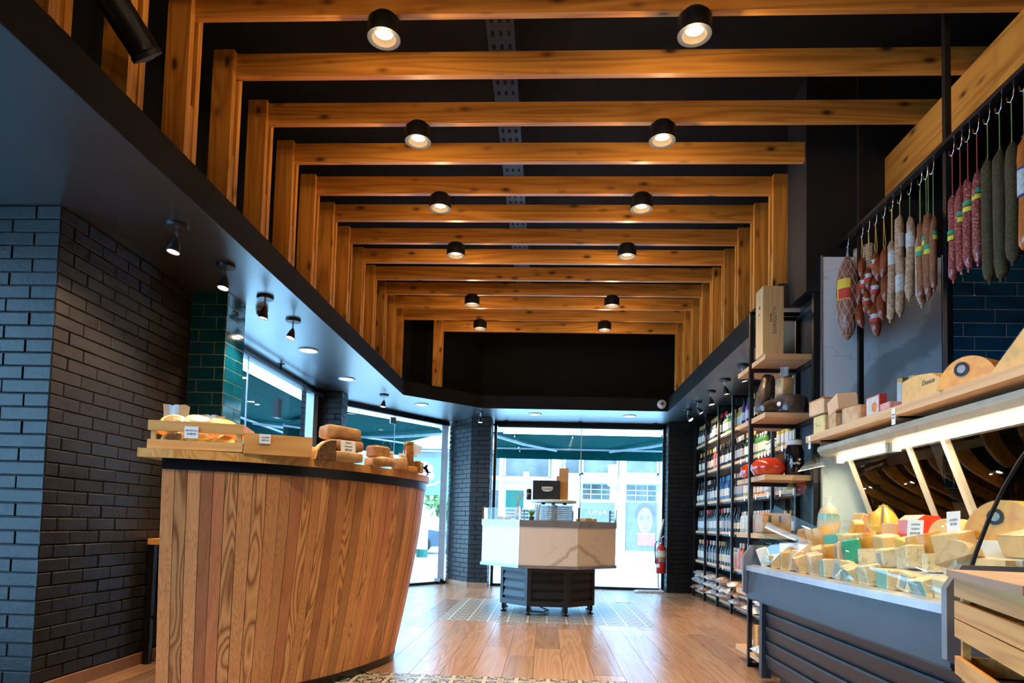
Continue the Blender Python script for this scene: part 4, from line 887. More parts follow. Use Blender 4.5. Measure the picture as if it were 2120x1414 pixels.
# ceiling services
tr = empty('cable_tray', (-.34,3.1,3.98), 0, 'black perforated cable tray running above the timber beams', 'cable tray')
MB().box(-.09,.09,0,6.6,0,.004).box(-.09,-.086,0,6.6,0,.05).box(.086,.09,0,6.6,0,.05).build('tray','black_metal',tr)
m = MB()
for k in range(60):
    for x in (-.05,0,.05): m.box(x-.01,x+.01,.05+k*.11,.09+k*.11,-.0015,0)
m.build('slots','black_paint',tr)
dt = empty('duct_pipe', (-1.75,2.62,2.96), 0, 'dark round-ended pipe above the near left soffit', 'pipe')
MB().tube([(-.30,-.75,.62),(-.02,-.02,.04),(0,0,0)],.062,16,[.062,.062,.060]).build('pipe','black_metal',dt,True); MB().tube([(-.002,-.006,.006),(.004,.006,-.008)],.065,16).build('end_ring','graphite_metal',dt,True)
for k in (.3,.8): MB().bar((-.3*k-.05,-.75*k,.62*k+.05),(-.3*k-.05,-.75*k,1.28),.02,.02).build('hanger','black_metal',dt)
# ================================================================== RIGHT WALL CLADDING
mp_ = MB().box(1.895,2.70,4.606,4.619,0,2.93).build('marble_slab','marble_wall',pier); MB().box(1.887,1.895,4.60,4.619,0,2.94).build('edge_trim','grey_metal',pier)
MB().box(2.71,3.4,4.612,4.619,0,2.95).build('tile_bed','grout',pier); tile_face(pier, (2.712,4.612), (3.39,4.612), 1.2, 2.95, (.21,.47,.73,.99), True)
# ================================================================== SHELF UNIT AT THE WALL END
LV = [.11,.55,.985,1.40,1.84,2.26]; LN = ['floor-level','second','third','fourth','fifth','top']
un = empty('display_shelf', (1.69,4.98,0), 0, 'black steel frame shelf with pine boards beside the marble wall', 'shelf')
def U(x,y): return x-1.69, y-4.98
m = MB()
for x in (1.532,1.872): a,b = U(x,5.0); m.box(a-.015,a+.015,b-.015,b+.015,0,2.66)
a,b = U(1.532,5.0); m.box(a,a+.34,b-.015,b+.015,2.63,2.66).box(a,a+.34,b-.015,b+.015,0,.03); m.build('frame','black_metal',un)
a,b = U(1.866,4.655); MB().box(a-.017,a+.017,b-.017,b+.017,0,2.688).build('wall_post','black_metal',un)
for z in LV+[2.66]:
    MB().box(U(1.532,0)[0],U(1.872,0)[0],U(0,5.0)[1]-.012,U(0,5.0)[1]+.012,z-.065,z-.036).box(U(1.86,0)[0],U(1.88,0)[0],U(0,4.655)[1],U(0,5.0)[1],z-.065,z-.036).build('shelf_rail','black_metal',un)
for z in LV: MB().box(U(1.53,0)[0],U(1.855,0)[0],U(0,4.68)[1],U(0,5.34)[1],z-.036,z).build('shelf_board','pale_pine_x',un)
# ================================================================== BOTTLE SHELVING
YP = [10.16,9.47,8.79,8.13,7.41,6.72,6.03,5.42]
bs = empty('bottle_shelving', (2.47,7.8,0), 0, 'long black steel shelving with pine shelves full of bottles', 'shelf')
for y in YP:
    MB().box(-.21,-.18,y-7.815,y-7.785,0,2.66).box(.17,.20,y-7.815,y-7.785,0,2.66).box(-.18,.17,y-7.815,y-7.785,2.63,2.66).build('upright_frame','black_metal',bs)
for z in LV:
    MB().box(-.175,.195,5.36-7.8,10.2-7.8,z-.035,z).build('shelf_board','pale_pine_y',bs)
    MB().box(-.17,-.145,5.36-7.8,10.2-7.8,z-.06,z-.036).build('shelf_rail','black_metal',bs)
def gl(name, c, rough=.12): paint(name, c, rough, 0, .15, 20, spec=.5, coat=.3)
gl('glass_black',(.010,.010,.012)); gl('glass_green',(.010,.035,.015)); gl('glass_amber',(.16,.045,.006)); gl('glass_rose',(.52,.16,.12)); gl('glass_pale',(.42,.50,.48)); gl('glass_straw',(.48,.36,.08)); gl('glass_purple',(.09,.02,.22)); gl('glass_blue',(.02,.07,.20)); gl('tin_orange',(.60,.20,.02)); gl('oil_green',(.08,.26,.07))
for n_,c_ in (('cap_black',(.012,.012,.014)),('cap_red',(.55,.02,.02)),('cap_gold',(.55,.36,.10)),('cap_blue',(.02,.16,.42)),('cap_white',(.75,.75,.75)),('cap_orange',(.65,.22,.03)),('cap_silver',(.5,.5,.52)),('lab_white',(.56,.56,.55)),('lab_cream',(.70,.62,.45)),('lab_black',(.03,.03,.035)),('lab_pink',(.62,.32,.32)),('lab_red',(.5,.05,.04)),('lab_green',(.05,.3,.18)),('lab_grey',(.30,.32,.35))): paint(n_, c_, .45, var=.2, scale=60)
PROF = {'wine': [(.030,0),(.0365,.006),(.0365,.175),(.033,.195),(.018,.225),(.0145,.24),(.0145,.298)],
        'slope': [(.034,0),(.040,.006),(.040,.13),(.034,.18),(.020,.235),(.0145,.26),(.0145,.298)],
        'flask': [(.030,0),(.034,.005),(.034,.16),(.028,.185),(.014,.20),(.014,.235)],
        'square': [(.034,0),(.038,.006),(.038,.15),(.030,.165),(.014,.175),(.014,.22)],
        'small': [(.026,0),(.030,.005),(.030,.10),(.022,.12),(.014,.13),(.014,.165)],
        'jar': [(.034,0),(.038,.006),(.038,.085),(.032,.10),(.032,.105)]}
HT = {k: v[-1][1] for k, v in PROF.items()}
LAB = {'wine': (.045,.14,.0372), 'slope': (.04,.11,.0407), 'flask': (.04,.13,.0347), 'square': (.03,.12,.0387), 'small': (.03,.085,.0307), 'jar': (.02,.075,.0387)}
CAPZ = {'wine': .055, 'slope': .075, 'flask': .03, 'square': .035, 'small': .03, 'jar': .014}
_bt = {}
def bottle_mesh(kind, part, mat):
    k = (kind, part, mat)
    if k not in _bt:
        h = HT[kind]
        if part == 'body': m = MB().lathe(PROF[kind], 12)
        elif part == 'cap':
            r = .0165 if kind != 'jar' else .0345; c = CAPZ[kind]; m = MB().lathe([(r*.97,h-c),(r,h-c+.002),(r,h+.002),(r*.9,h+.004),(.0005,h+.004)], 12, cap=False)
        else:
            z0,z1,r = LAB[kind]; m = MB(); vs = []
            for i_ in range(9):
                a_ = R(20+205*i_/8); vs += [(r*math.cos(a_),r*math.sin(a_),z0),(r*math.cos(a_),r*math.sin(a_),z1)]
            m.add(vs, [(2*i_,2*i_+2,2*i_+3,2*i_+1) for i_ in range(8)])
        _bt[k] = m.mesh('bottle' if part == 'body' else part, mat, True); autosmooth(_bt[k])
    return _bt[k]
GN = {'glass_black':'black','glass_green':'dark green','glass_amber':'amber','glass_rose':'pink','glass_pale':'clear','glass_straw':'straw yellow','glass_purple':'purple','glass_blue':'blue','tin_orange':'orange','oil_green':'green'}
KN = {'wine':'wine bottle','slope':'sloping bottle','flask':'slim bottle','square':'stout bottle','small':'small bottle','jar':'jar'}
def nth(i): return '%d%s' % (i, 'th' if 10 <= i % 100 <= 20 else {1:'st',2:'nd',3:'rd'}.get(i % 10, 'th'))
def bottle(loc, kind, glass_, cap, lab, label, group, rz=0):
    o = inst('bottle' if kind != 'jar' else 'jar', bottle_mesh(kind,'body',glass_), None, loc, (0,0,rz)); tag(o, label, 'bottle' if kind != 'jar' else 'jar', group)
    inst('cap', bottle_mesh(kind,'cap',cap), o); inst('label', bottle_mesh(kind,'label',lab), o); return o
TYPES = [('wine','glass_black','cap_black','lab_white'),('wine','glass_black','cap_red','lab_white'),('wine','glass_black','cap_gold','lab_cream'),('slope','glass_black','cap_black','lab_cream'),('wine','glass_green','cap_gold','lab_white'),
         ('wine','glass_black','cap_silver','lab_grey'),('wine','glass_rose','cap_white','lab_pink'),('slope','glass_green','cap_orange','lab_white'),('wine','glass_blue','cap_blue','lab_white'),('flask','glass_pale','cap_white','lab_pink'),
         ('flask','glass_pale','cap_silver','lab_white'),('square','glass_amber','cap_gold','lab_cream'),('flask','glass_straw','cap_gold','lab_white'),('small','glass_pale','cap_silver','lab_green'),('jar','oil_green','cap_white','lab_white'),('small','tin_orange','cap_red','lab_white'),('wine','glass_purple','cap_black','lab_white'),('jar','glass_amber','cap_gold','lab_cream'),('flask','oil_green','cap_white','lab_cream')]
SEQ = {1:[2,1,5,2,0,9,6,13,13,14,17,13,14], 2:[0,1,0,1,5,3,10,9,10,13,11,12,14], 3:[3,5,0,8,8,5,12,15,10,9,18,11,17], 4:[2,2,6,0,0,5,4,18,14,12,11,15,14], 5:[2,7,2,1,18,12,16,4,15,18,12,7,11]}
rnd = random.Random(21)
for lv in (5,4,3,2,1):
    y = 10.08; i = 0; q = 0
    while y > 5.72:
        t = TYPES[SEQ[lv][min(q//4, len(SEQ[lv])-1)]]; i += 1; q += 1
        if not (t[0] == 'jar' and False):
            k, g, c, l = t
            bottle((2.345+rnd.uniform(-.012,.012), y, LV[lv]), k, g, c, l, '%s %s with %s cap on the %s shelf, %s from the far end' % (GN[g], KN[k], c[4:], LN[lv], nth(i)), 'bottles on the wall shelving', R(75)+rnd.uniform(-1.1,1.1))
        y -= .088 if k in ('wine','flask') else .094
        if rnd.random() < .05: y -= .07
# bags on the floor-level shelf
paint('bag_silver',(.62,.60,.60),.22,.35,.3,25,.5,40); paint('bag_brown',(.30,.15,.07),.35,0,.4,20,.4,40)
def pillow(w, d, h, seed, mat):
    rn = random.Random(seed); m = MB(); N, K2 = 9, 7; vs=[]; fs=[]
    for s in (1,-1):
        for i in range(N):
            for j in range(K2):
                u, v = i/(N-1)*2-1, j/(K2-1)*2-1; e = max(0,(1-u*u))**.45*max(0,(1-v*v))**.45
                vs.append((w/2*u, d/2*v, h/2+s*h/2*e*(1+rn.uniform(-.14,.14))))
    for b in (0,N*K2):
        for i in range(N-1):
            for j in range(K2-1):
                f = (b+i*K2+j,b+i*K2+K2+j,b+i*K2+K2+j+1,b+i*K2+j+1); fs.append(f if b else tuple(reversed(f)))
    m.add(vs,fs); return m.mesh('snack_bag',mat,True)
PB = [pillow(.30,.20,.095,s,'bag_silver' if s != 3 else 'bag_brown') for s in range(4)]
n = 0; y = 10.0
while y > 5.6:
    n += 1
    for k in range(3):
        if k == 2 and rnd.random() < .25: continue
        o = inst('snack_bag', PB[rnd.choice((0,1,2,0,1,2,3))], None, (2.37+rnd.uniform(-.02,.03), y+rnd.uniform(-.015,.015), LV[0]+k*.094), (rnd.uniform(-.12,.12), rnd.uniform(-.15,.1), rnd.uniform(-.25,.25)))
        tag(o, 'shiny pillow bag, %s of the %s stack from the far end on the floor-level shelf' % (('bottom','middle','top')[k], nth(n)), 'bag', 'pillow bags on the floor-level shelf')
    y -= .215
for k,(y,lv,mt) in enumerate(((5.62,3,'lab_grey'),(5.62,2,'lab_white'))):
    o = empty('carton', (2.40,y-.06,LV[lv]), 0, ('grey carton at the near end of the fourth bottle shelf','white carton at the near end of the third bottle shelf')[k], 'box'); MB().cbox(.16,.12,.22,.003).build('box_body',mt,o); MB().box(-.0815,-.08,-.04,.04,.05,.17).build('print_panel','lab_grey' if k else 'lab_white',o)
# price tags hanging on shelf edges
pt = MB().box(-.001,.001,-.02,.02,-.055,.005).mesh('price_tag','white_paper'); n = {}
for lv, ys in ((4,(7.85,7.62,7.2,7.1,7.0,6.9,6.5)),(3,(7.7,7.3,6.9,6.55,6.2)),(2,(8.3,7.6)),(1,(8.6,))):
    for i, y in enumerate(ys): tag(inst('price_tag', pt, None, (2.292,y,LV[lv])), 'small white price tag on the %s bottle shelf edge, %s from the far end' % (LN[lv], nth(i+1)), 'price tag', 'price tags on the bottle shelves')
# ---- goods on the shelf unit
wb = empty('wine_box', (1.595,4.79,LV[5]), 0, 'tall pale wooden wine box lettered DURIGUTTI on the top board', 'box')
MB().cbox(.148,.16,.50,.003).build('box_body','box_wood',wb)
text('lettering','DURIGUTTI','ink',.033,wb,(.012,-.0808,.25),(R(90),R(-90),0),space=1.25,sx=.95); text('script_lettering','Familia','ink',.024,wb,(-.018,-.0808,.265),(R(90),R(-90),0),shear=.35)
MB().lathe([(.014,0),(.014,.0006),(.0005,.0006)],14,TR((-.0742,-.01,.36),ry=R(-90)),cap=False).build('crest','ink',wb); text('side_lettering','Familia','ink',.014,wb,(-.0745,-.0,.31),(R(90),R(0),R(-90)))
bottle((1.575,5.08,LV[5]),'wine','glass_purple','cap_black','lab_white','purple wine bottle behind the tall wooden wine box','',1)
speckle('dark_rind',(.035,.014,.008),(.12,.05,.02),40,.5,.7,.35,coat=.5); paint('wax_red',(.58,.045,.012),.18,coat=.8,var=.15)
cs = empty('cured_shoulder', (1.60,4.86,LV[4]), 0, 'long dark wrapped cured ham leaning against the shelf frame', 'ham')
MB().tube([(-.05,-.0,.03),(-.03,.0,.10),(.0,.02,.20),(.03,.05,.30)],.05,12,[.032,.052,.052,.045]).build('meat','dark_rind',cs,True); MB().tube([(-.055,-.0,.025),(-.03,.0,.10),(.0,.02,.20),(.035,.052,.32)],.05,10,[.034,.056,.056,.030]).build('wrapper','clear_film',cs,True)
cs2 = empty('cured_shoulder', (1.595,4.74,LV[4]), 0, 'dark brown wrapped ham lying at the board front corner', 'ham')
MB().tube([(-.07,-.02,.035),(-.02,.0,.05),(.05,.05,.06),(.10,.10,.06)],.05,12,[.02,.045,.05,.03]).build('meat','dark_rind',cs2,True); MB().tube([(-.075,-.02,.035),(-.02,.0,.05),(.05,.05,.06),(.105,.10,.06)],.05,10,[.022,.048,.053,.033]).build('wrapper','clear_film',cs2,True)
dr_ = empty('dark_round_cheese', (1.735,4.76,LV[4]), 0, 'dark brown glossy cheese wheel with round label on board', 'cheese')
MB().lathe([(.085,0),(.112,.015),(.12,.06),(.112,.115),(.08,.13),(.0005,.132)],26).build('wheel','dark_rind',dr_,True); MB().lathe([(.088,-.0),(.117,.014),(.124,.06),(.116,.118),(.08,.134)],20,cap=False).build('wrapper','clear_film',dr_,True)
MB().lathe([(.026,0),(.026,.0008),(.0005,.0008)],18,TR((-.105,-.072,.062),rz=R(-54),rx=R(90)),cap=False).build('round_label','ink',dr_); MB().lathe([(.016,0),(.016,.0012),(.0005,.0012)],12,TR((-.1055,-.0725,.062),rz=R(-54),rx=R(90)),cap=False).build('label_emblem','white_paper',dr_)
block('orange_cheese', (1.70,4.78,LV[4]+.135), R(15), .10, .10, .135, 'pale_crust', 'upright wrapped orange cheese wedge on the dark wheel', 'cheese', b=.012)
flap('plastic_bag', (1.705,4.78,LV[4]+.28), R(15), .075, .07, 'twisted clear bag top above the orange cheese wedge', .1)
rw = empty('red_wax_cheese', (1.615,4.86,LV[3]), 0, 'big shiny red waxed cheese ball on the middle board', 'cheese'); MB().lathe([(.06,0),(.10,.012),(.122,.05),(.12,.085),(.09,.122),(.045,.135),(.0005,.137)],26).build('wax','wax_red',rw,True)
rw2 = empty('red_wax_cheese', (1.595,5.14,LV[3]), 0, 'second red waxed cheese half hidden behind the frame post', 'cheese'); MB().lathe([(.05,0),(.08,.012),(.095,.05),(.092,.085),(.07,.11),(.0005,.12)],22).build('wax','wax_red',rw2,True)
oj = empty('olive_jar', (1.775,4.79,LV[3]), 0, 'large dark olive jar with white lid on the middle board', 'jar'); gl('olive_dark',(.012,.008,.010),.1)
MB().lathe([(.058,0),(.064,.01),(.064,.175),(.050,.215),(.048,.225)],22).build('jar_body','olive_dark',oj,True); MB().lathe([(.052,.222),(.056,.225),(.056,.255),(.050,.26),(.0005,.26)],22).build('lid','white_plastic',oj,True)
text('lettering','mano','white_paper',.034,oj,(-.02,-.0655,.09)); MB().lathe([(.009,0),(.009,.001),(.0005,.001)],12,TR((.012,-.0652,.115),rx=R(90)),cap=False).build('yellow_mark','label_yellow',oj)
bb_ = empty('brown_cheese_block', (1.63,4.80,LV[2]), 0, 'large brown marbled cheese block in wrap behind case glass', 'cheese'); MB().cbox(.20,.17,.145,.01).build('body','bread_crust',bb_); MB().cbox(.205,.175,.148,.012).build('wrapper','clear_film',bb_)
for x in (-.05,.02): MB().box(x-.008,x+.008,-.089,-.0885,.08,.125).build('label','ink',bb_)
tag(box('wood_offcut','pale_pine',1.56,1.60,4.9,5.0,LV[0],LV[0]+.2),'short pine piece standing on the lowest shelf unit board','wood')
for k,(x,y) in enumerate(((1.60,4.8),(1.72,4.85),(1.66,5.12))):
    o = inst('snack_bag', PB[k], None, (x,y,LV[0]), (0,0,.6*k), (.7,.8,.9)); tag(o,'shiny bag on the lowest board of the shelf unit, '+('front left','front right','back')[k],'bag')
for k,(x,y,t) in enumerate(((1.60,4.86,13),(1.69,4.82,13),(1.77,4.86,10),(1.64,5.0,9),(1.74,5.05,9))):
    bottle((x,y+.12,LV[1]),*TYPES[t],'%s %s on the second board of the shelf unit, %s' % (GN[TYPES[t][1]],KN[TYPES[t][0]],('front left','front middle','front right','back left','back right')[k]),'bottles on the shelf unit')
# ================================================================== HANGING SAUSAGES
XH, ZR = 2.02, 3.02
rl = empty('meat_rail', (XH,3.4,ZR), 0, 'black meat rail hung from the ceiling on two poles', 'rail')
MB().box(-.02,.02,-1.1,1.2,-.012,.012).build('rail_bar','black_metal',rl)
for y in (3.45,4.40): MB().box(.022,.052,y-3.415,y-3.385,1.66-ZR,ZC-ZR).build('hanging_pole','black_metal',rl)
hook_m = MB().tube([(0,.02,.016),(0,.0,.030),(0,-.02,.016),(0,-.018,-.04),(0,-.012,-.075),(0,.004,-.088),(0,.022,-.075),(0,.03,-.05)],.0032,6).mesh('meat_hook','chrome',True)
def hook(y, label, x=XH): return tag(inst('meat_hook', hook_m, None, (x,y,ZR), (0,0,0)), label, 'hook', 'steel hooks on the meat rail')
speckle('chorizo',(.22,.035,.012),(.36,.09,.03),70,.45,.65,.3,coat=.3); speckle('dry_salami',(.42,.22,.12),(.66,.50,.34),60,.4,.62,.55); speckle('red_salami',(.30,.035,.03),(.66,.40,.36),110,.52,.66,.35,coat=.4); speckle('herb_salami',(.055,.036,.012),(.12,.088,.028),120,.45,.65,.7); speckle('brown_salami',(.26,.085,.04),(.42,.2,.11),90,.5,.68,.35,coat=.4); paint('orange_sausage',(.52,.13,.02),.3,coat=.4,var=.2,scale=30); paint('twine_yellow',(.55,.33,.08),.7); paint('twine_red',(.55,.06,.05),.6); paint('band_green',(.01,.36,.20),.4); paint('band_yellow',(.75,.70,.06),.4); paint('band_red',(.60,.04,.03),.4); paint('band_blue',(.04,.05,.25),.4)
paint('twine_green',(.22,.30,.10),.7)
def salami(y, z0, z1, r, mat, label, twine='twine_yellow', bands=(), x=XH, group=None, tips=True, bend=0, cat='salami', clip=True, seed=0):
    rn = random.Random(int(y*1000)); o = empty('salami', (x,y,z0), 0, label, cat, group); h = z1-z0
    prof = [(.12,0),(.55,.015),(.88,.05),(1,.12),(.97,.5),(1,.8),(.85,.93),(.5,.975),(.15,1.0)]
    pts = [(rn.uniform(-.004,.004)+bend*math.sin(f*3.1)*.02, rn.uniform(-.004,.004)+bend*(1-f)*.03, h*f) for _,f in prof]
    MB().tube(pts, r, 12, [max(.003,q*r) for q,_ in prof]).build('casing', mat, o, True)
    MB().tube([(pts[-1][0],pts[-1][1],h-.004),(0,0,h+.01),(0,0,max(h+.02,ZR-.088-z0))], .0022, 6).build('string', twine, o)
    if clip: MB().lathe([(.008,0),(.010,.006),(.004,.02)],8,TR((pts[-1][0],pts[-1][1],h-.006)),cap=False).build('tie','clear_film',o,True)
    if tips: MB().lathe([(.002,-.018),(.007,-.01),(.006,.004)],8,TR((pts[0][0],pts[0][1],0)),cap=False).build('end_tail',mat,o,True)
    for f0, f1, bm in bands:
        c = (f0+f1)/2; px_ = min(range(len(prof)),key=lambda i:abs(prof[i][1]-c)); MB().lathe([(r*1.06,h*f0),(r*1.06,h*f1)],14,TR((bend*math.sin(c*3.1)*.02,bend*(1-c)*.03,0)),cap=False).build('label_band', bm, o, True)
    return o
GB = lambda c: ((c,c+.055,'band_yellow'),(c+.055,c+.115,'band_green')); RB = ((.0,.0,'lab_white'),)
# ham and netted salami
hm = empty('netted_ham', (2.0,4.46,2.30), 0, 'cured ham in string net with red and yellow label, leftmost on rail', 'ham')
hp = [(.008,0),(.034,.03),(.056,.11),(.069,.24),(.071,.35),(.063,.45),(.037,.53),(.012,.57)]
speckle('ham_skin',(.26,.09,.06),(.44,.22,.16),30,.45,.65,.4,coat=.3); MB().tube([(0,.0,z) for _,z in hp],.05,16,[r for r,_ in hp]).build('meat','ham_skin',hm,True)
m = MB()
for s in (1,-1):
    for k in range(10):
        pts=[]
        for i in range(22):
            z = .02+.52*i/21; rr = next((a[0]+(b[0]-a[0])*(z-a[1])/(b[1]-a[1]) for a,b in zip(hp,hp[1:]) if a[1] <= z <= b[1]), .03); a = 2*math.pi*k/10+s*z*7; pts.append(((rr+.0015)*math.cos(a),(rr+.0015)*math.sin(a),z))
        m.tube(pts,.0011,4)
tag(m.build('string_net','cream_paper',hm),kind='stuff')
m = MB(); vs=[]
for i in range(9):
    a = R(190+70*i/8)
    for z in (.26,.40): vs.append((.0735*math.cos(a),.0735*math.sin(a),z))
m.add(vs,[(2*i,2*i+2,2*i+3,2*i+1) for i in range(8)]); m.build('paper_label','label_yellow',hm); vs2=[(x*1.01,y*1.01,.265 if z < .3 else .335) for x,y,z in vs]; m=MB(); m.add(vs2,[(2*i,2*i+2,2*i+3,2*i+1) for i in range(1,8)]); m.build('label_print','band_red',hm)
MB().tube([(0,0,.56),(0,0,.60),(.005,0,ZR-.085-2.30)],.008,8,[.012,.006,.003]).build('bag_neck','hazy_film',hm,True); hook(4.46,'steel hook holding the netted ham',2.0)
def netted(y, z0, z1, r, label, x=XH):
    o = salami(y,z0,z1,r,'dry_salami',label,x=x); m = MB(); h=z1-z0
    for k in range(14): z=.06*h+.88*h*k/13; m.add(*_ring(r*1.03,z))
    for k in range(8): a=2*math.pi*k/8; m.tube([(r*1.03*math.cos(a),r*1.03*math.sin(a),h*.08),(r*1.03*math.cos(a),r*1.03*math.sin(a),h*.92)],.0011,4)
    tag(m.build('string_net','cream_paper',o),kind='stuff'); return o
def _ring(r,z,t=.0013,n=14):
    vs=[]; fs=[]
    for i in range(n):
        a=2*math.pi*i/n; vs += [(r*math.cos(a),r*math.sin(a),z-t),((r+t)*math.cos(a),(r+t)*math.sin(a),z),(r*math.cos(a),r*math.sin(a),z+t)]
    for i in range(n):
        j=(i+1)%n; fs += [(3*i,3*j,3*j+1,3*i+1),(3*i+1,3*j+1,3*j+2,3*i+2)]
    return vs, fs
netted(4.44,2.60,2.93,.040,'pale netted salami right beside the cured ham',2.035+.04); netted(4.31,2.60,2.90,.034,'pale netted salami behind the far pole',2.07)
# chorizo strings: links hang along a twine
def chorizo(y, links, label, x=XH):
    o = empty('chorizo_string', (x,y,0), 0, label, 'chorizo', 'strings of chorizo on the rail'); zt = max(l[1] for l in links)
    MB().tube([(0,0,ZR-.088),(0,.006,zt+.03),(0,0,zt)],.0022,6).tube([(0,0,ZR-.088),(.004,-.012,zt+.03),(0,-.012,zt-.02)],.0022,6).build('string','twine_yellow',o)
    for (dy,z1,z0,r,band,lean) in links:
        n=7; pts=[(lean*.4*math.sin(math.pi*i/(n-1)), dy+lean*(i/(n-1)), z1+(z0-z1)*i/(n-1)) for i in range(n)]
        r *= 1.22; lk = MB().tube(pts,r,12,[r*q for q in (.25,.85,1,1.03,1,.85,.25)]).build('link','chorizo',o,True)
        if band:
            c=pts[3]; MB().lathe([(r*1.08,-.022),(r*1.08,.0)],14,TR(c),cap=False).build('label_band','band_red',lk,True); MB().lathe([(r*1.085,.0),(r*1.085,.026)],14,TR(c),cap=False).build('label_band','lab_white',lk,True); MB().box(-r*1.12,-r*1.06,-.008,.008,.004,.02,TR(c)).build('label_logo','band_blue',lk)
chorizo(4.30,[(.0,2.80,2.66,.019,0,.0),(.03,2.66,2.50,.021,0,.02),(.02,2.50,2.33,.021,0,-.03),(-.03,2.68,2.53,.019,1,-.01)],'string of four orange-red chorizo links next to the far pole')
chorizo(4.21,[(.0,2.70,2.55,.019,1,.0),(.03,2.56,2.42,.02,1,.02),(-.02,2.48,2.36,.019,0,-.03)],'string of three chorizo links with red and white bands')
chorizo(4.12,[(.0,2.76,2.60,.021,1,.0),(.01,2.60,2.44,.021,1,.01),(.0,2.44,2.22,.025,1,-.02),(-.03,2.72,2.56,.02,0,.0)],'longest chorizo string with the lowest banded link')
chorizo(4.02,[(.0,2.74,2.56,.021,0,.02),(-.02,2.56,2.40,.021,0,.0),(.03,2.48,2.30,.021,0,-.02)],'string of three plain chorizo links beside dry salami')
for k,y in enumerate((4.30,4.21,4.12,4.02)): hook(y,'steel hook with yellow twine, %s chorizo string from the far pole' % nth(k+1))
DS = 'dry pale salami sticks'
salami(3.93,2.27,2.75,.025,'dry_salami','long pale dry salami with dark tip beside the chorizo','twine_yellow',(),group=DS,bend=.5)
salami(3.885,2.43,2.70,.022,'dry_salami','short pale salami with a plain white label','twine_yellow',((.55,.85,'lab_white'),),x=2.0,group=DS)
salami(3.84,2.50,2.86,.025,'dry_salami','high-hung pale salami with white band near its middle','twine_green',((.45,.68,'lab_white'),),group=DS)
salami(3.80,2.26,2.60,.024,'dry_salami','low pale salami with white label card at its foot','twine_yellow',((.38,.66,'lab_white'),),x=2.0,group=DS)
salami(3.735,2.33,2.80,.024,'dry_salami','pale mottled salami with white band high up','twine_green',((.62,.80,'lab_white'),),group=DS,bend=.4)
salami(3.69,2.27,2.70,.022,'dry_salami','pale salami with white band at lower end beside brown salamis','twine_green',((.12,.30,'lab_white'),),x=2.05,group=DS,bend=-.5)
BR = 'brown salamis in clear casing'
salami(3.63,2.29,2.72,.021,'brown_salami','brown salami with yellow over green band low down','twine_green',((.55,.61,'band_green'),(.61,.67,'band_yellow')),group=BR)
salami(3.575,2.32,2.74,.021,'brown_salami','brown salami with green band at mid height','twine_green',GB(.58),group=BR)
salami(3.52,2.26,2.72,.021,'brown_salami','brown salami with green band and clear bag top','twine_green',GB(.50),group=BR,x=2.0)
salami(3.475,2.29,2.68,.018,'brown_salami','slim brown salami just left of the near pole','twine_green',GB(.66),group=BR,x=2.0)
RS = 'red marbled salamis'
for k,(y,z0,z1,c) in enumerate(((3.345,2.285,2.725,.46),(3.283,2.305,2.742,.56),(3.223,2.295,2.746,.62),(3.155,2.297,2.745,.68))):
    salami(y,z0,z1,.0225,'red_salami','red marbled salami with green-yellow band, %s right of the near pole' % ('first','second','third','fourth')[k],'twine_red',GB(c)+((c+.05,c+.07,'band_red'),),group=RS)
HS = 'herb-coated salamis'
for k,(y,z0,z1) in enumerate(((3.079,2.18,2.76),(2.998,2.16,2.757),(2.921,2.205,2.745))):
    salami(y,z0,z1,.0285,'herb_salami','thick dark herb-coated salami, %s of three' % ('left','middle','right')[k],'twine_green',(),group=HS)
salami(2.845,2.228,2.725,.027,'orange_sausage','orange sausage with white blue-edged label at right edge','twine_green',((.48,.70,'lab_white'),(.46,.48,'band_blue'),(.70,.72,'band_blue')))
for k,y in enumerate((3.93,3.84,3.735,3.63,3.575,3.52,3.345,3.283,3.223,3.155,3.079,2.998,2.921,2.845)): hook(y,'steel hook on the rail, %s in line after the chorizo strings' % nth(k+1))
# ================================================================== CHEESE SHELF OVER THE CASE
ZH = 1.655
sh = empty('cheese_shelf', (1.90,3.4,ZH), 0, 'long pine shelf of cheeses hung over the display case', 'shelf')
MB().box(-.13,.16,-1.3,1.17,-.045,0).build('shelf_board','pale_pine_y',sh)
for y in (.05,1.0): MB().box(-.10,.16,y-.012,y+.012,-.055,-.0455).build('bracket','black_metal',sh)
for k,(y,t) in enumerate(((4.50,'$177'),(3.43,'$295'))): 
    o = sign('price_card',(1.768,y,ZH-.05),(0,0,R(-90)),.034,.085,('hanging white price card at the far end of cheese shelf','hanging white price card at the middle of cheese shelf')[k],['QUESO',t],.013)
speckle('spotted_cheese',(.85,.66,.26),(.45,.38,.05),40,.56,.68,.45); speckle('swiss',(.88,.52,.15),(.60,.40,.12),14,.5,.66,.45); speckle('blue_cheese',(.88,.66,.36),(.32,.34,.20),45,.55,.66,.5); speckle('orange_rind',(.90,.42,.04),(.72,.26,.02),18,.45,.65,.35,coat=.3); paint('feta',(.88,.56,.32),.5,var=.08); paint('foil_green',(.02,.42,.26),.3,coat=.3); paint('foil_teal',(.18,.50,.42),.3,.2); paint('foil_red',(.72,.06,.02),.28,coat=.5); paint('foil_orange',(.80,.16,.02),.3,coat=.4); paint('foil_silver',(.6,.65,.66),.25,.6)
block('spotted_cheese',(1.86,4.44,ZH),R(5),.12,.145,.125,'spotted_cheese','yellow herb-spotted cheese block at shelf far end',label_patch='lab_white')
block('feta_block',(1.855,4.46,ZH+.130),R(4),.13,.20,.105,'feta','pale pink cheese block stacked on the spotted one',rind='bread_crust')
block('feta_block',(1.86,4.22,ZH),R(-6),.13,.12,.10,'pale_crust','lower wrapped cheese block, second stack on the shelf',label_patch='lab_grey')
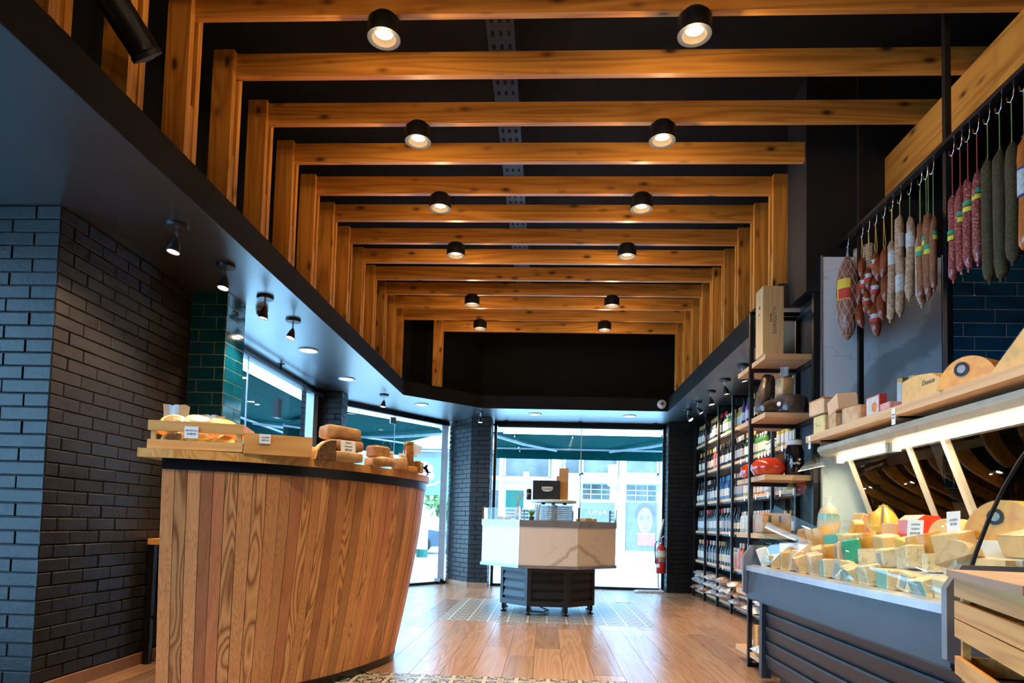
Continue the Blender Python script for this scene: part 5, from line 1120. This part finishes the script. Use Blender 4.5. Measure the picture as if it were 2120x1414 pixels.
block('feta_block',(1.86,4.20,ZH+.104),0,.13,.20,.10,'feta','tilted pale block on the second cheese stack',rot=(R(-6),R(-4),R(-8)))
block('feta_block',(1.86,3.98,ZH),R(10),.13,.17,.10,'pale_crust','single low tan cheese block, third on the shelf')
block('feta_block',(1.90,3.85,ZH),R(0),.10,.07,.095,'feta','small pale cheese behind the picture card')
pc = empty('picture_box', (1.83,3.73,ZH), 0, 'flat white box with red border and round picture', 'box'); MB().box(-.02,.02,-.075,.075,0,.115).build('box_body','lab_red',pc); MB().box(-.0215,-.02,-.068,.068,.006,.109).build('front_print','lab_white',pc); MB().lathe([(.028,0),(.028,.0012),(.0005,.0012)],16,TR((-.0216,-.02,.05),ry=R(-90)),cap=False).build('round_picture','cap_orange',pc)
for k,y in enumerate((3.53,3.42)):
    gbx = empty('foil_packet', (1.88,y,ZH), R(8), ('upright gold and silver packet left of the swiss cheese','second gold and silver packet behind the swiss cheese')[k], 'packet'); MB().prism([(-.03,-.02),(.03,-.02),(.03,.02),(-.03,.02)],0,.17-.01*k).build('packet_body','gold',gbx); MB().box(-.033,-.0301,-.018,.018,.02,.15).build('packet_front','foil_silver',gbx)
tag(MB().cbox(.09,.10,.04,.004).build('pink_packet','lab_pink',None,False,(1.82,3.535,ZH)),'small flat pinkish packet before the upright packets','packet')
swc = empty('swiss_cheese', (1.86,3.24,ZH), R(90), 'long pale holed cheese piece lying on the shelf', 'cheese'); MB().prism([(-.18,0),(.17,0),(.17,.12),(.05,.13),(-.09,.11),(-.16,.07),(-.185,.03)],-.06,.06,TR(rx=R(90))).build('body','swiss',swc)
for k,(x,z) in enumerate(((-.10,.05),(.0,.09),(.06,.05),(.11,.09),(-.04,.03),(.13,.04))): MB().lathe([(.016,0),(.012,-.002),(.0005,-.004)],10,TR((x,.0602,z),rx=R(-90)),cap=False).build('hole','cheese_orange',swc)
text('lettering','Donata','ink',.035,swc,(-.06,.061,.075),(R(90),0,R(180)),shear=.3); MB().prism([(-.19,-.002),(.175,-.002),(.175,.123),(.05,.134),(-.09,.114),(-.165,.073),(-.19,.03)],-.063,.063,TR(rx=R(90))).build('wrapper','clear_film',swc)
def big_wheel(loc, r, w, label, rz=0, name='half_cheese', mat='orange_rind', a=200, lean=0, patch=True):
    """wheel segment standing on its cut face, round face towards -X"""
    o = empty(name, loc, rz, label, 'cheese'); n = 18
    pts = [(r*math.cos(R(180*i/n)), r*1.05*math.sin(R(180*i/n))) for i in range(n+1)]
    MB().prism(pts, -w/2, w/2, TR(rx=R(90))@Matrix.Identity(4)).build('body', mat, o, True)
    MB().prism([(x*1.015,z*1.015) for x,z in pts], -w/2-.004, w/2+.004, TR(rx=R(90))).build('wrapper','clear_film',o,True)
    if patch:
        M = TR((-.02,-w/2-.0045,r*.62),rx=R(90)); MB().lathe([(.032,0),(.032,.001),(.0005,.001)],18,M,cap=False).build('round_label','ink',o); MB().lathe([(.018,0),(.018,.0016),(.0005,.0016)],14,M,cap=False).build('label_emblem','lab_grey',o)
    return o
big_wheel((1.87,2.95,ZH),.125,.12,'large orange cheese wheel half with black round label on shelf',R(-62))
wg = empty('cheese_wedge', (1.88,2.66,ZH), R(-75), 'tall pale holed cheese wedge at the shelf near end', 'cheese'); MB().prism([(-.12,0),(.14,0),(.14,.17),(.05,.175)],-.05,.05,TR(rx=R(90))).build('body','swiss',wg); MB().prism([(-.125,-.002),(.145,-.002),(.145,.174),(.05,.179)],-.053,.053,TR(rx=R(90))).build('wrapper','clear_film',wg)
# ================================================================== DISPLAY CASE
Y0, Y1 = 2.30, 4.545
dc_ = empty('display_case', (1.8,3.42,0), 0, 'refrigerated cheese display case with curved glass and slate blue front', 'display case')
def P(x): return x-1.8
def Yl(y): return y-3.42
def ext(nm, mat, prof, y0=Y0, y1=Y1, parent=dc_, smooth=False):
    """profile in X,Z extruded along Y"""
    m = MB(); n = len(prof); m.add([(P(x),Yl(y0),z) for x,z in prof]+[(P(x),Yl(y1),z) for x,z in prof],[tuple(range(n)),tuple(range(2*n-1,n-1,-1))]+[(i,n+i,n+(i+1)%n,(i+1)%n) for i in range(n)]); return m.build(nm, mat, parent, smooth)
ext('upper_front_panel','slate_metal',[(1.376,.735),(1.40,.735),(1.40,.56),(1.366,.56)])
ext('front_trim','aluminium',[(1.362,.735),(1.42,.735),(1.42,.775),(1.362,.768)])
ext('lower_front','graphite_metal',[(1.50,.10),(1.52,.10),(1.52,.58),(1.50,.58)])
ext('underside','graphite_metal',[(1.37,.55),(1.52,.55),(1.52,.56),(1.37,.56)])
for k in range(5): ext('louvre','graphite_metal',[(1.492,.10+.092*k),(1.50,.10+.092*k),(1.50,.188+.092*k),(1.478,.188+.092*k),(1.474,.178+.092*k)],Y0+.05,Y1-.07)
ext('plinth','black_metal',[(1.56,.0),(2.2,.0),(2.2,.10),(1.56,.10)],Y0+.1,Y1-.1)
ext('body','graphite_metal',[(1.52,.10),(2.25,.10),(2.25,.95),(2.0,.95),(1.95,.70),(1.42,.70),(1.42,.57),(1.52,.57)],Y0+.03,Y1-.03)
for i,(x0,x1,z) in enumerate(((1.415,1.53,.765),(1.53,1.625,.85),(1.625,1.715,.925),(1.715,2.1,.985))): ext('deck_step','white_plastic',[(x0,.70),(x1,.70),(x1,z),(x0,z)],Y0+.03,Y1-.03)
for y in (Y0-.02,Y1-.01): ext('end_cheek','case_grey',[(1.345,.59),(1.345,.826),(1.396,.905),(1.50,.905),(2.25,.905),(2.25,.56),(1.40,.56)],y,y+.03)
ext('corner_leg','slate_metal',[(1.455,.03),(1.515,.03),(1.515,.56),(1.455,.56)],Y1-.06,Y1-.005); ext('corner_leg','slate_metal',[(1.455,.03),(1.515,.03),(1.515,.56),(1.455,.56)],Y0+.005,Y0+.06)
GPF = [(1.405,.79),(1.425,.86),(1.455,.954),(1.495,1.06),(1.544,1.166),(1.60,1.265),(1.672,1.367),(1.75,1.465),(1.84,1.56)]
ext('curved_glass','case_glass',GPF+[(x+.006,z) for x,z in reversed(GPF)],Y0,Y1,dc_,True)
for y in (Y0+.002,Y1-.010): ext('end_glass','case_glass',GPF+[(2.0,1.56),(2.25,.95),(2.25,.905),(1.41,.905)],y,y+.006)
ext('glass_rim','graphite_metal',[(x-.006,z) for x,z in GPF]+[(x+.006,z) for x,z in reversed(GPF)],Y0-.006,Y0+.002)
ext('top_canopy','cream_metal',[(1.835,1.555),(1.86,1.52),(2.06,1.50),(2.12,1.55),(2.10,1.585),(1.84,1.58)])
for a,b in ((4.46,3.80),(3.76,2.35)):
    tb = MB().tube([(P(1.945),Yl(a),1.488),(P(1.945),Yl(b),1.488)],.014,10).build('tube_lamp','tube_glow',dc_,True)
    MB().box(P(1.92),P(1.97),Yl(a)-.02,Yl(a)+.01,1.465,1.515).box(P(1.92),P(1.97),Yl(b)-.01,Yl(b)+.02,1.465,1.515).build('lamp_holder','cream_metal',tb)
    l = bpy.data.lights.new('case_light','AREA'); l.shape='RECTANGLE'; l.size=.03; l.size_y=abs(a-b); l.energy=CASE_W*abs(a-b); l.color=(1,.78,.50)
    lo = bpy.data.objects.new('case_light',l); COL.objects.link(lo); lo.parent=dc_; lo.location=(P(1.94),Yl((a+b)/2),1.470); lo.rotation_euler=(0,0,0)
for y in (4.42,3.72,3.40,2.42): MB().bar((P(2.0),Yl(y),1.50),(P(2.20),Yl(y),.96),.035,.03).build('rear_post','cream_metal',dc_)
glass('tinted_glass',(.30,.20,.11),1.0)
for a,b,o_ in ((4.40,3.55,0),(3.42,2.4,.012)):
    m = MB(); q=[(P(2.005)+o_,Yl(a),1.49),(P(2.005)+o_,Yl(b),1.49),(P(2.20)+o_,Yl(b),.96),(P(2.20)+o_,Yl(a),.96)]; m.add(q+[(x+.006,y,z) for x,y,z in q],[(0,1,2,3),(7,6,5,4),(0,4,5,1),(1,5,6,2),(2,6,7,3),(3,7,4,0)]); m.build('sliding_door','tinted_glass',dc_)
# ---- cheeses inside the case
ST = {0:(1.475,.768),1:(1.578,.853),2:(1.67,.928),3:(1.80,.988),4:(1.92,.988)}
def C(row, y, dz=0, dx=0): x, z = ST[row]; return (x+dx, y, z+dz)
def wedge(name, loc, L, w, h, mat, label, rz=0, rind=None, wrap=True, lab=None, tilt=0, group=None):
    """triangular prism wedge lying with its point to -X"""
    o = empty(name, loc, 0, label, 'cheese', group, rot=(tilt,0,rz))
    MB().prism([(-L/2,-w*.12),(L/2,-w/2),(L/2,w/2),(-L/2,w*.12)],0,h).build('body',mat,o)
    if rind: MB().box(L/2,L/2+.004,-w/2,w/2,0,h).build('rind',rind,o)
    if lab: MB().box(-L*.28,L*.2,-w*.16,w*.16,h+.0003,h+.001).build('label',lab,o)
    if wrap: MB().prism([(-L/2-.004,-w*.13),(L/2+.006,-w/2-.003),(L/2+.006,w/2+.003),(-L/2-.004,w*.13)],-.0005,h+.003).build('wrapper','clear_film',o)
    return o
def slab(name, loc, w, d, h, mat, label, rz=0, lab=None, front=None, rot=None, wrap=True):
    o = empty(name, loc, 0, label, 'cheese', None, rot=rot or (0,0,rz)); MB().cbox(d,w,h,.006).build('body',mat,o)
    if front: MB().box(-d/2-.0012,-d/2-.0002,-w/2+.004,w/2-.004,.004,h*.96).build('foil',front,o)
    if lab: MB().box(-d/2-.0022,-d/2-.0014,-w*.2,w*.2,h*.2,h*.8).build('label',lab,o)
    if wrap: MB().cbox(d*1.02+.004,w*1.02,h*1.02+.002,.007).build('wrapper','clear_film',o)
    return o
fr = [(4.43,'white_paper','white_paper',None,'stack of white paper-wrapped cheese at the case far corner',.13),(4.27,'cheese_pale','dark_seed','lab_green','dark herb packet in the front row near the far corner',.08),(4.12,'cheese_pale',None,'lab_grey','pale cheese slab with grey label, front row far part',.11),(3.97,'feta',None,'lab_white','pale slab next to the orange-foil cheese, front row',.12),(3.82,'cheese_pale','foil_orange','lab_white','front-row cheese with bright orange foil band',.11),(3.66,'feta',None,None,'plain pale slab right of the orange-foil cheese',.11),(3.50,'cream','foil_teal','lab_white','first teal-foil packet of the front row',.09),(3.36,'blue_cheese','foil_silver','lab_grey','silver-wrapped blue cheese slab in the front row',.10),(3.22,'blue_cheese','foil_teal','lab_white','second teal-foil packet of the front row',.09),(3.05,'blue_cheese',None,None,'blue-veined wedge slab with bare top in the front row',.085),(2.90,'blue_cheese','foil_teal',None,'third teal-foil packet of the front row',.08),(2.75,'blue_cheese',None,'lab_grey','blue-veined slab near the case near end, front row',.08),(2.60,'blue_cheese','foil_teal','lab_white','fourth teal-foil packet of the front row',.08),(2.46,'cream',None,None,'cream slab at the front row near end',.075)]
for k,(y,mt,ft,lb,lab,h) in enumerate(fr): slab('cheese_packet',C(0,y,.0,.004*(k%3)),.125+.012*(k%2),.07,h*(.95+.18*((k*7)%4)/3),mt,lab,0,lb,ft,(R((k*23)%17-8),R(-20+9*(k%4)),R((k*37)%36-18)))
r2_ = [(4.36,'cheese_pale','wedge','pale wedge behind the white paper-wrapped cheese'),(4.20,'pale_crust','wedge','tan wedge in second row beside the tied bag cheese'),(4.03,'feta','wedge','pale pink wedge in second row'),(3.86,'cream','slab','cream slab in second row above the orange foil'),(3.70,'orange_rind','slab','orange-edged block in second row'),(3.56,'feta','slab','tall narrow beige block beside the green foil wedge'),(3.28,'blue_cheese','wedge','blue-veined wedge just right of the green foil wedge'),(3.10,'blue_cheese','slab','big blue-veined slab in second row'),(2.92,'blue_cheese','slab','blue-veined slab with long label in second row'),(2.74,'blue_cheese','wedge','blue-veined wedge near the cut wheel'),(2.58,'cream','slab','cream slab in second row near end')]
for k,(y,mt,kd,lab) in enumerate(r2_):
    if kd == 'wedge': wedge('cheese_wedge',C(1,y),.10,.13,.075,mt,lab,R((k*53)%30-15),'orange_rind' if k % 2 else None,True,'lab_grey' if k%3 else None,R(-5))
    else: slab('cheese_block',C(1,y),.11+.02*(k%3),.075,.07+.015*(k%3),mt,lab,0,'lab_grey' if k%2 else None,None,(R((k*31)%19-9),R(-16+7*(k%3)),R((k*41)%40-20)))
o = slab('foil_wedge',C(1,3.42,0,-.01),.085,.08,.12,'foil_green','bright green foil-wrapped cheese standing in second row',0,'lab_green',None,(0,R(-12),R(-18)))
r3_ = [(4.30,'bread_crust','brown slab at the far end of the third row',.09),(4.02,'spotted_cheese','green-flecked pale slab in third row',.09),(3.84,'foil_green','green wrapped cheese lying in third row',.05),(3.66,'cheese_pale','pale cheese slab mid third row',.07),(3.48,'feta','pinkish slab mid third row',.06),(3.30,'cheese_pale','pale slab before the red waxed block',.05),(3.10,'cheese_yellow','bright yellow long slab in third row',.06),(2.93,'cheese_orange','orange slab in third row near end',.065),(2.76,'cheese_pale','pale slab in third row near end',.07)]
for k,(y,mt,lab,h) in enumerate(r3_): (half_wheel('cheese_half',C(2,y),0,.085,h+.02,mt,'orange_rind',lab,'cheese',90,270,(R(-8),R(-12),R((k*29)%30-15))) if k%3 == 1 else slab('cheese_block',C(2,y),.15,.08,h+.01*(k%3),mt,lab,0,None,None,(R((k*17)%15-7),R(-10),R((k*29)%34-17))))
tb_ = bag('tied_cheese_bag', C(3,4.16,0,-.05), 0, .135,.13,.24,'hazy_film','tall cream cheese in tied clear bag with printed text','cheese','cheese_pale')
MB().lathe([(.058,.07),(.061,.10),(.058,.13)],14,cap=False).build('printed_band','foil_teal',tb_,True)
pv = empty('pear_cheese', C(3,3.70,.02,.05), R(20), 'pear-shaped yellow provolone tied with dark cord', 'cheese'); MB().lathe([(.02,0),(.06,.006),(.082,.035),(.078,.07),(.052,.11),(.03,.132),(.022,.142),(.024,.15),(.0005,.156)],24).build('body','cheese_yellow_wax',pv,True)
MB().tube([(-.05,-.05,.015),(-.07,-.06,.05),(-.045,-.04,.11),(-.015,-.012,.145),(.0,.0,.158),(.03,-.01,.14),(.055,-.03,.10),(.082,-.02,.06)],.005,6).build('cord','bark',pv,True)
slab('orange_packet',C(4,4.12),.13,.10,.13,'kraft_paper','brown carton leaning at the back of the case',0,None,None,(0,R(18),0)); slab('foil_packet',C(4,3.93),.10,.06,.14,'foil_orange','glossy orange foil packet leaning behind the pear cheese',0,None,None,(R(25),R(-10),R(10))); slab('yellow_packet',C(3,3.93,0,.0),.05,.06,.10,'cheese_orange','yellow-orange stick packet leaning left of the pear cheese',0,None,None,(R(35),0,0))
block('orange_block',C(3,3.46),R(5),.10,.12,.075,'cheese_orange','amber cheese block left of the red waxed block'); 
rb = empty('red_block', C(3,3.25), R(4), 'bright red waxed cheese block in the back row', 'cheese'); MB().prism([(-.065,0),(.065,0),(.065,.08),(.04,.105),(-.03,.11),(-.065,.085)],-.075,.075,TR(rx=R(90))).build('body','foil_red',rb)
big_wheel(C(3,3.0,0,.0),.085,.10,'pale holed cheese half right of the red waxed block',R(-75),'holed_cheese','swiss',patch=False)
big_wheel(C(3,2.66,0,.02),.15,.13,'huge orange cheese wheel half with round black label in the case',R(-66)); big_wheel(C(4,2.46,0,.06),.14,.10,'second huge orange wheel half at the right picture edge',R(-60))
half_wheel('cut_cheese',C(1,2.55,.05,.0),0,.075,.07,'cream','pale_crust','round pale cheese half with pink rind by the glass rim','cheese',20,200,(R(80),0,R(-70)))
half_wheel('cut_cheese',C(2,2.43,.0,.03),0,.10,.085,'cheese_pale','pale_crust','wide cut cheese half right of the glass rim','cheese',0,180,(R(20),0,R(-90))); wedge('cut_cheese',C(1,2.40,.01,.02),.14,.12,.06,'cheese_pale','orange-rind wedge in front of the wide cut half',R(80),'orange_rind')
sign('price_card',(1.725,3.16,1.03),(R(-6),0,R(-62)),.075,.085,'white printed price card on the red waxed block',['HORMA','QUESO','$499.00'],.0165); sign('price_card',(1.70,2.83,1.06),(R(-6),R(-4),R(-62)),.055,.09,'white price card left of the huge orange wheel',['QUESO','$320'],.014)
# ---- crate and stand at the near end
pcst = empty('crate_stand', (1.49,1.82,0), R(-19), 'pale grey stand carrying the slatted wooden crate', 'stand'); MB().cbox(.46,.60,.548,.006).build('stand_body','aluminium',pcst)
for y in (-.2,.2): MB().lathe([(.006,0),(.006,.003),(.0005,.003)],8,TR((-.231,y,.48),ry=R(-90)),cap=False).build('screw','ink',pcst)
nc = empty('wooden_crate', (1.303,2.17,.55), R(-109), 'large slatted wooden crate at the near end of the case', 'crate')
crate(nc,.70,.38,.325,((.02,.075),(.135,.19),(.194,.247),(.262,.322)),'crate_wood_x',th=.014)
MB().box(-.004,.70,-.02,.40,.323,.345).build('top_tray','baseboard_wood',nc)
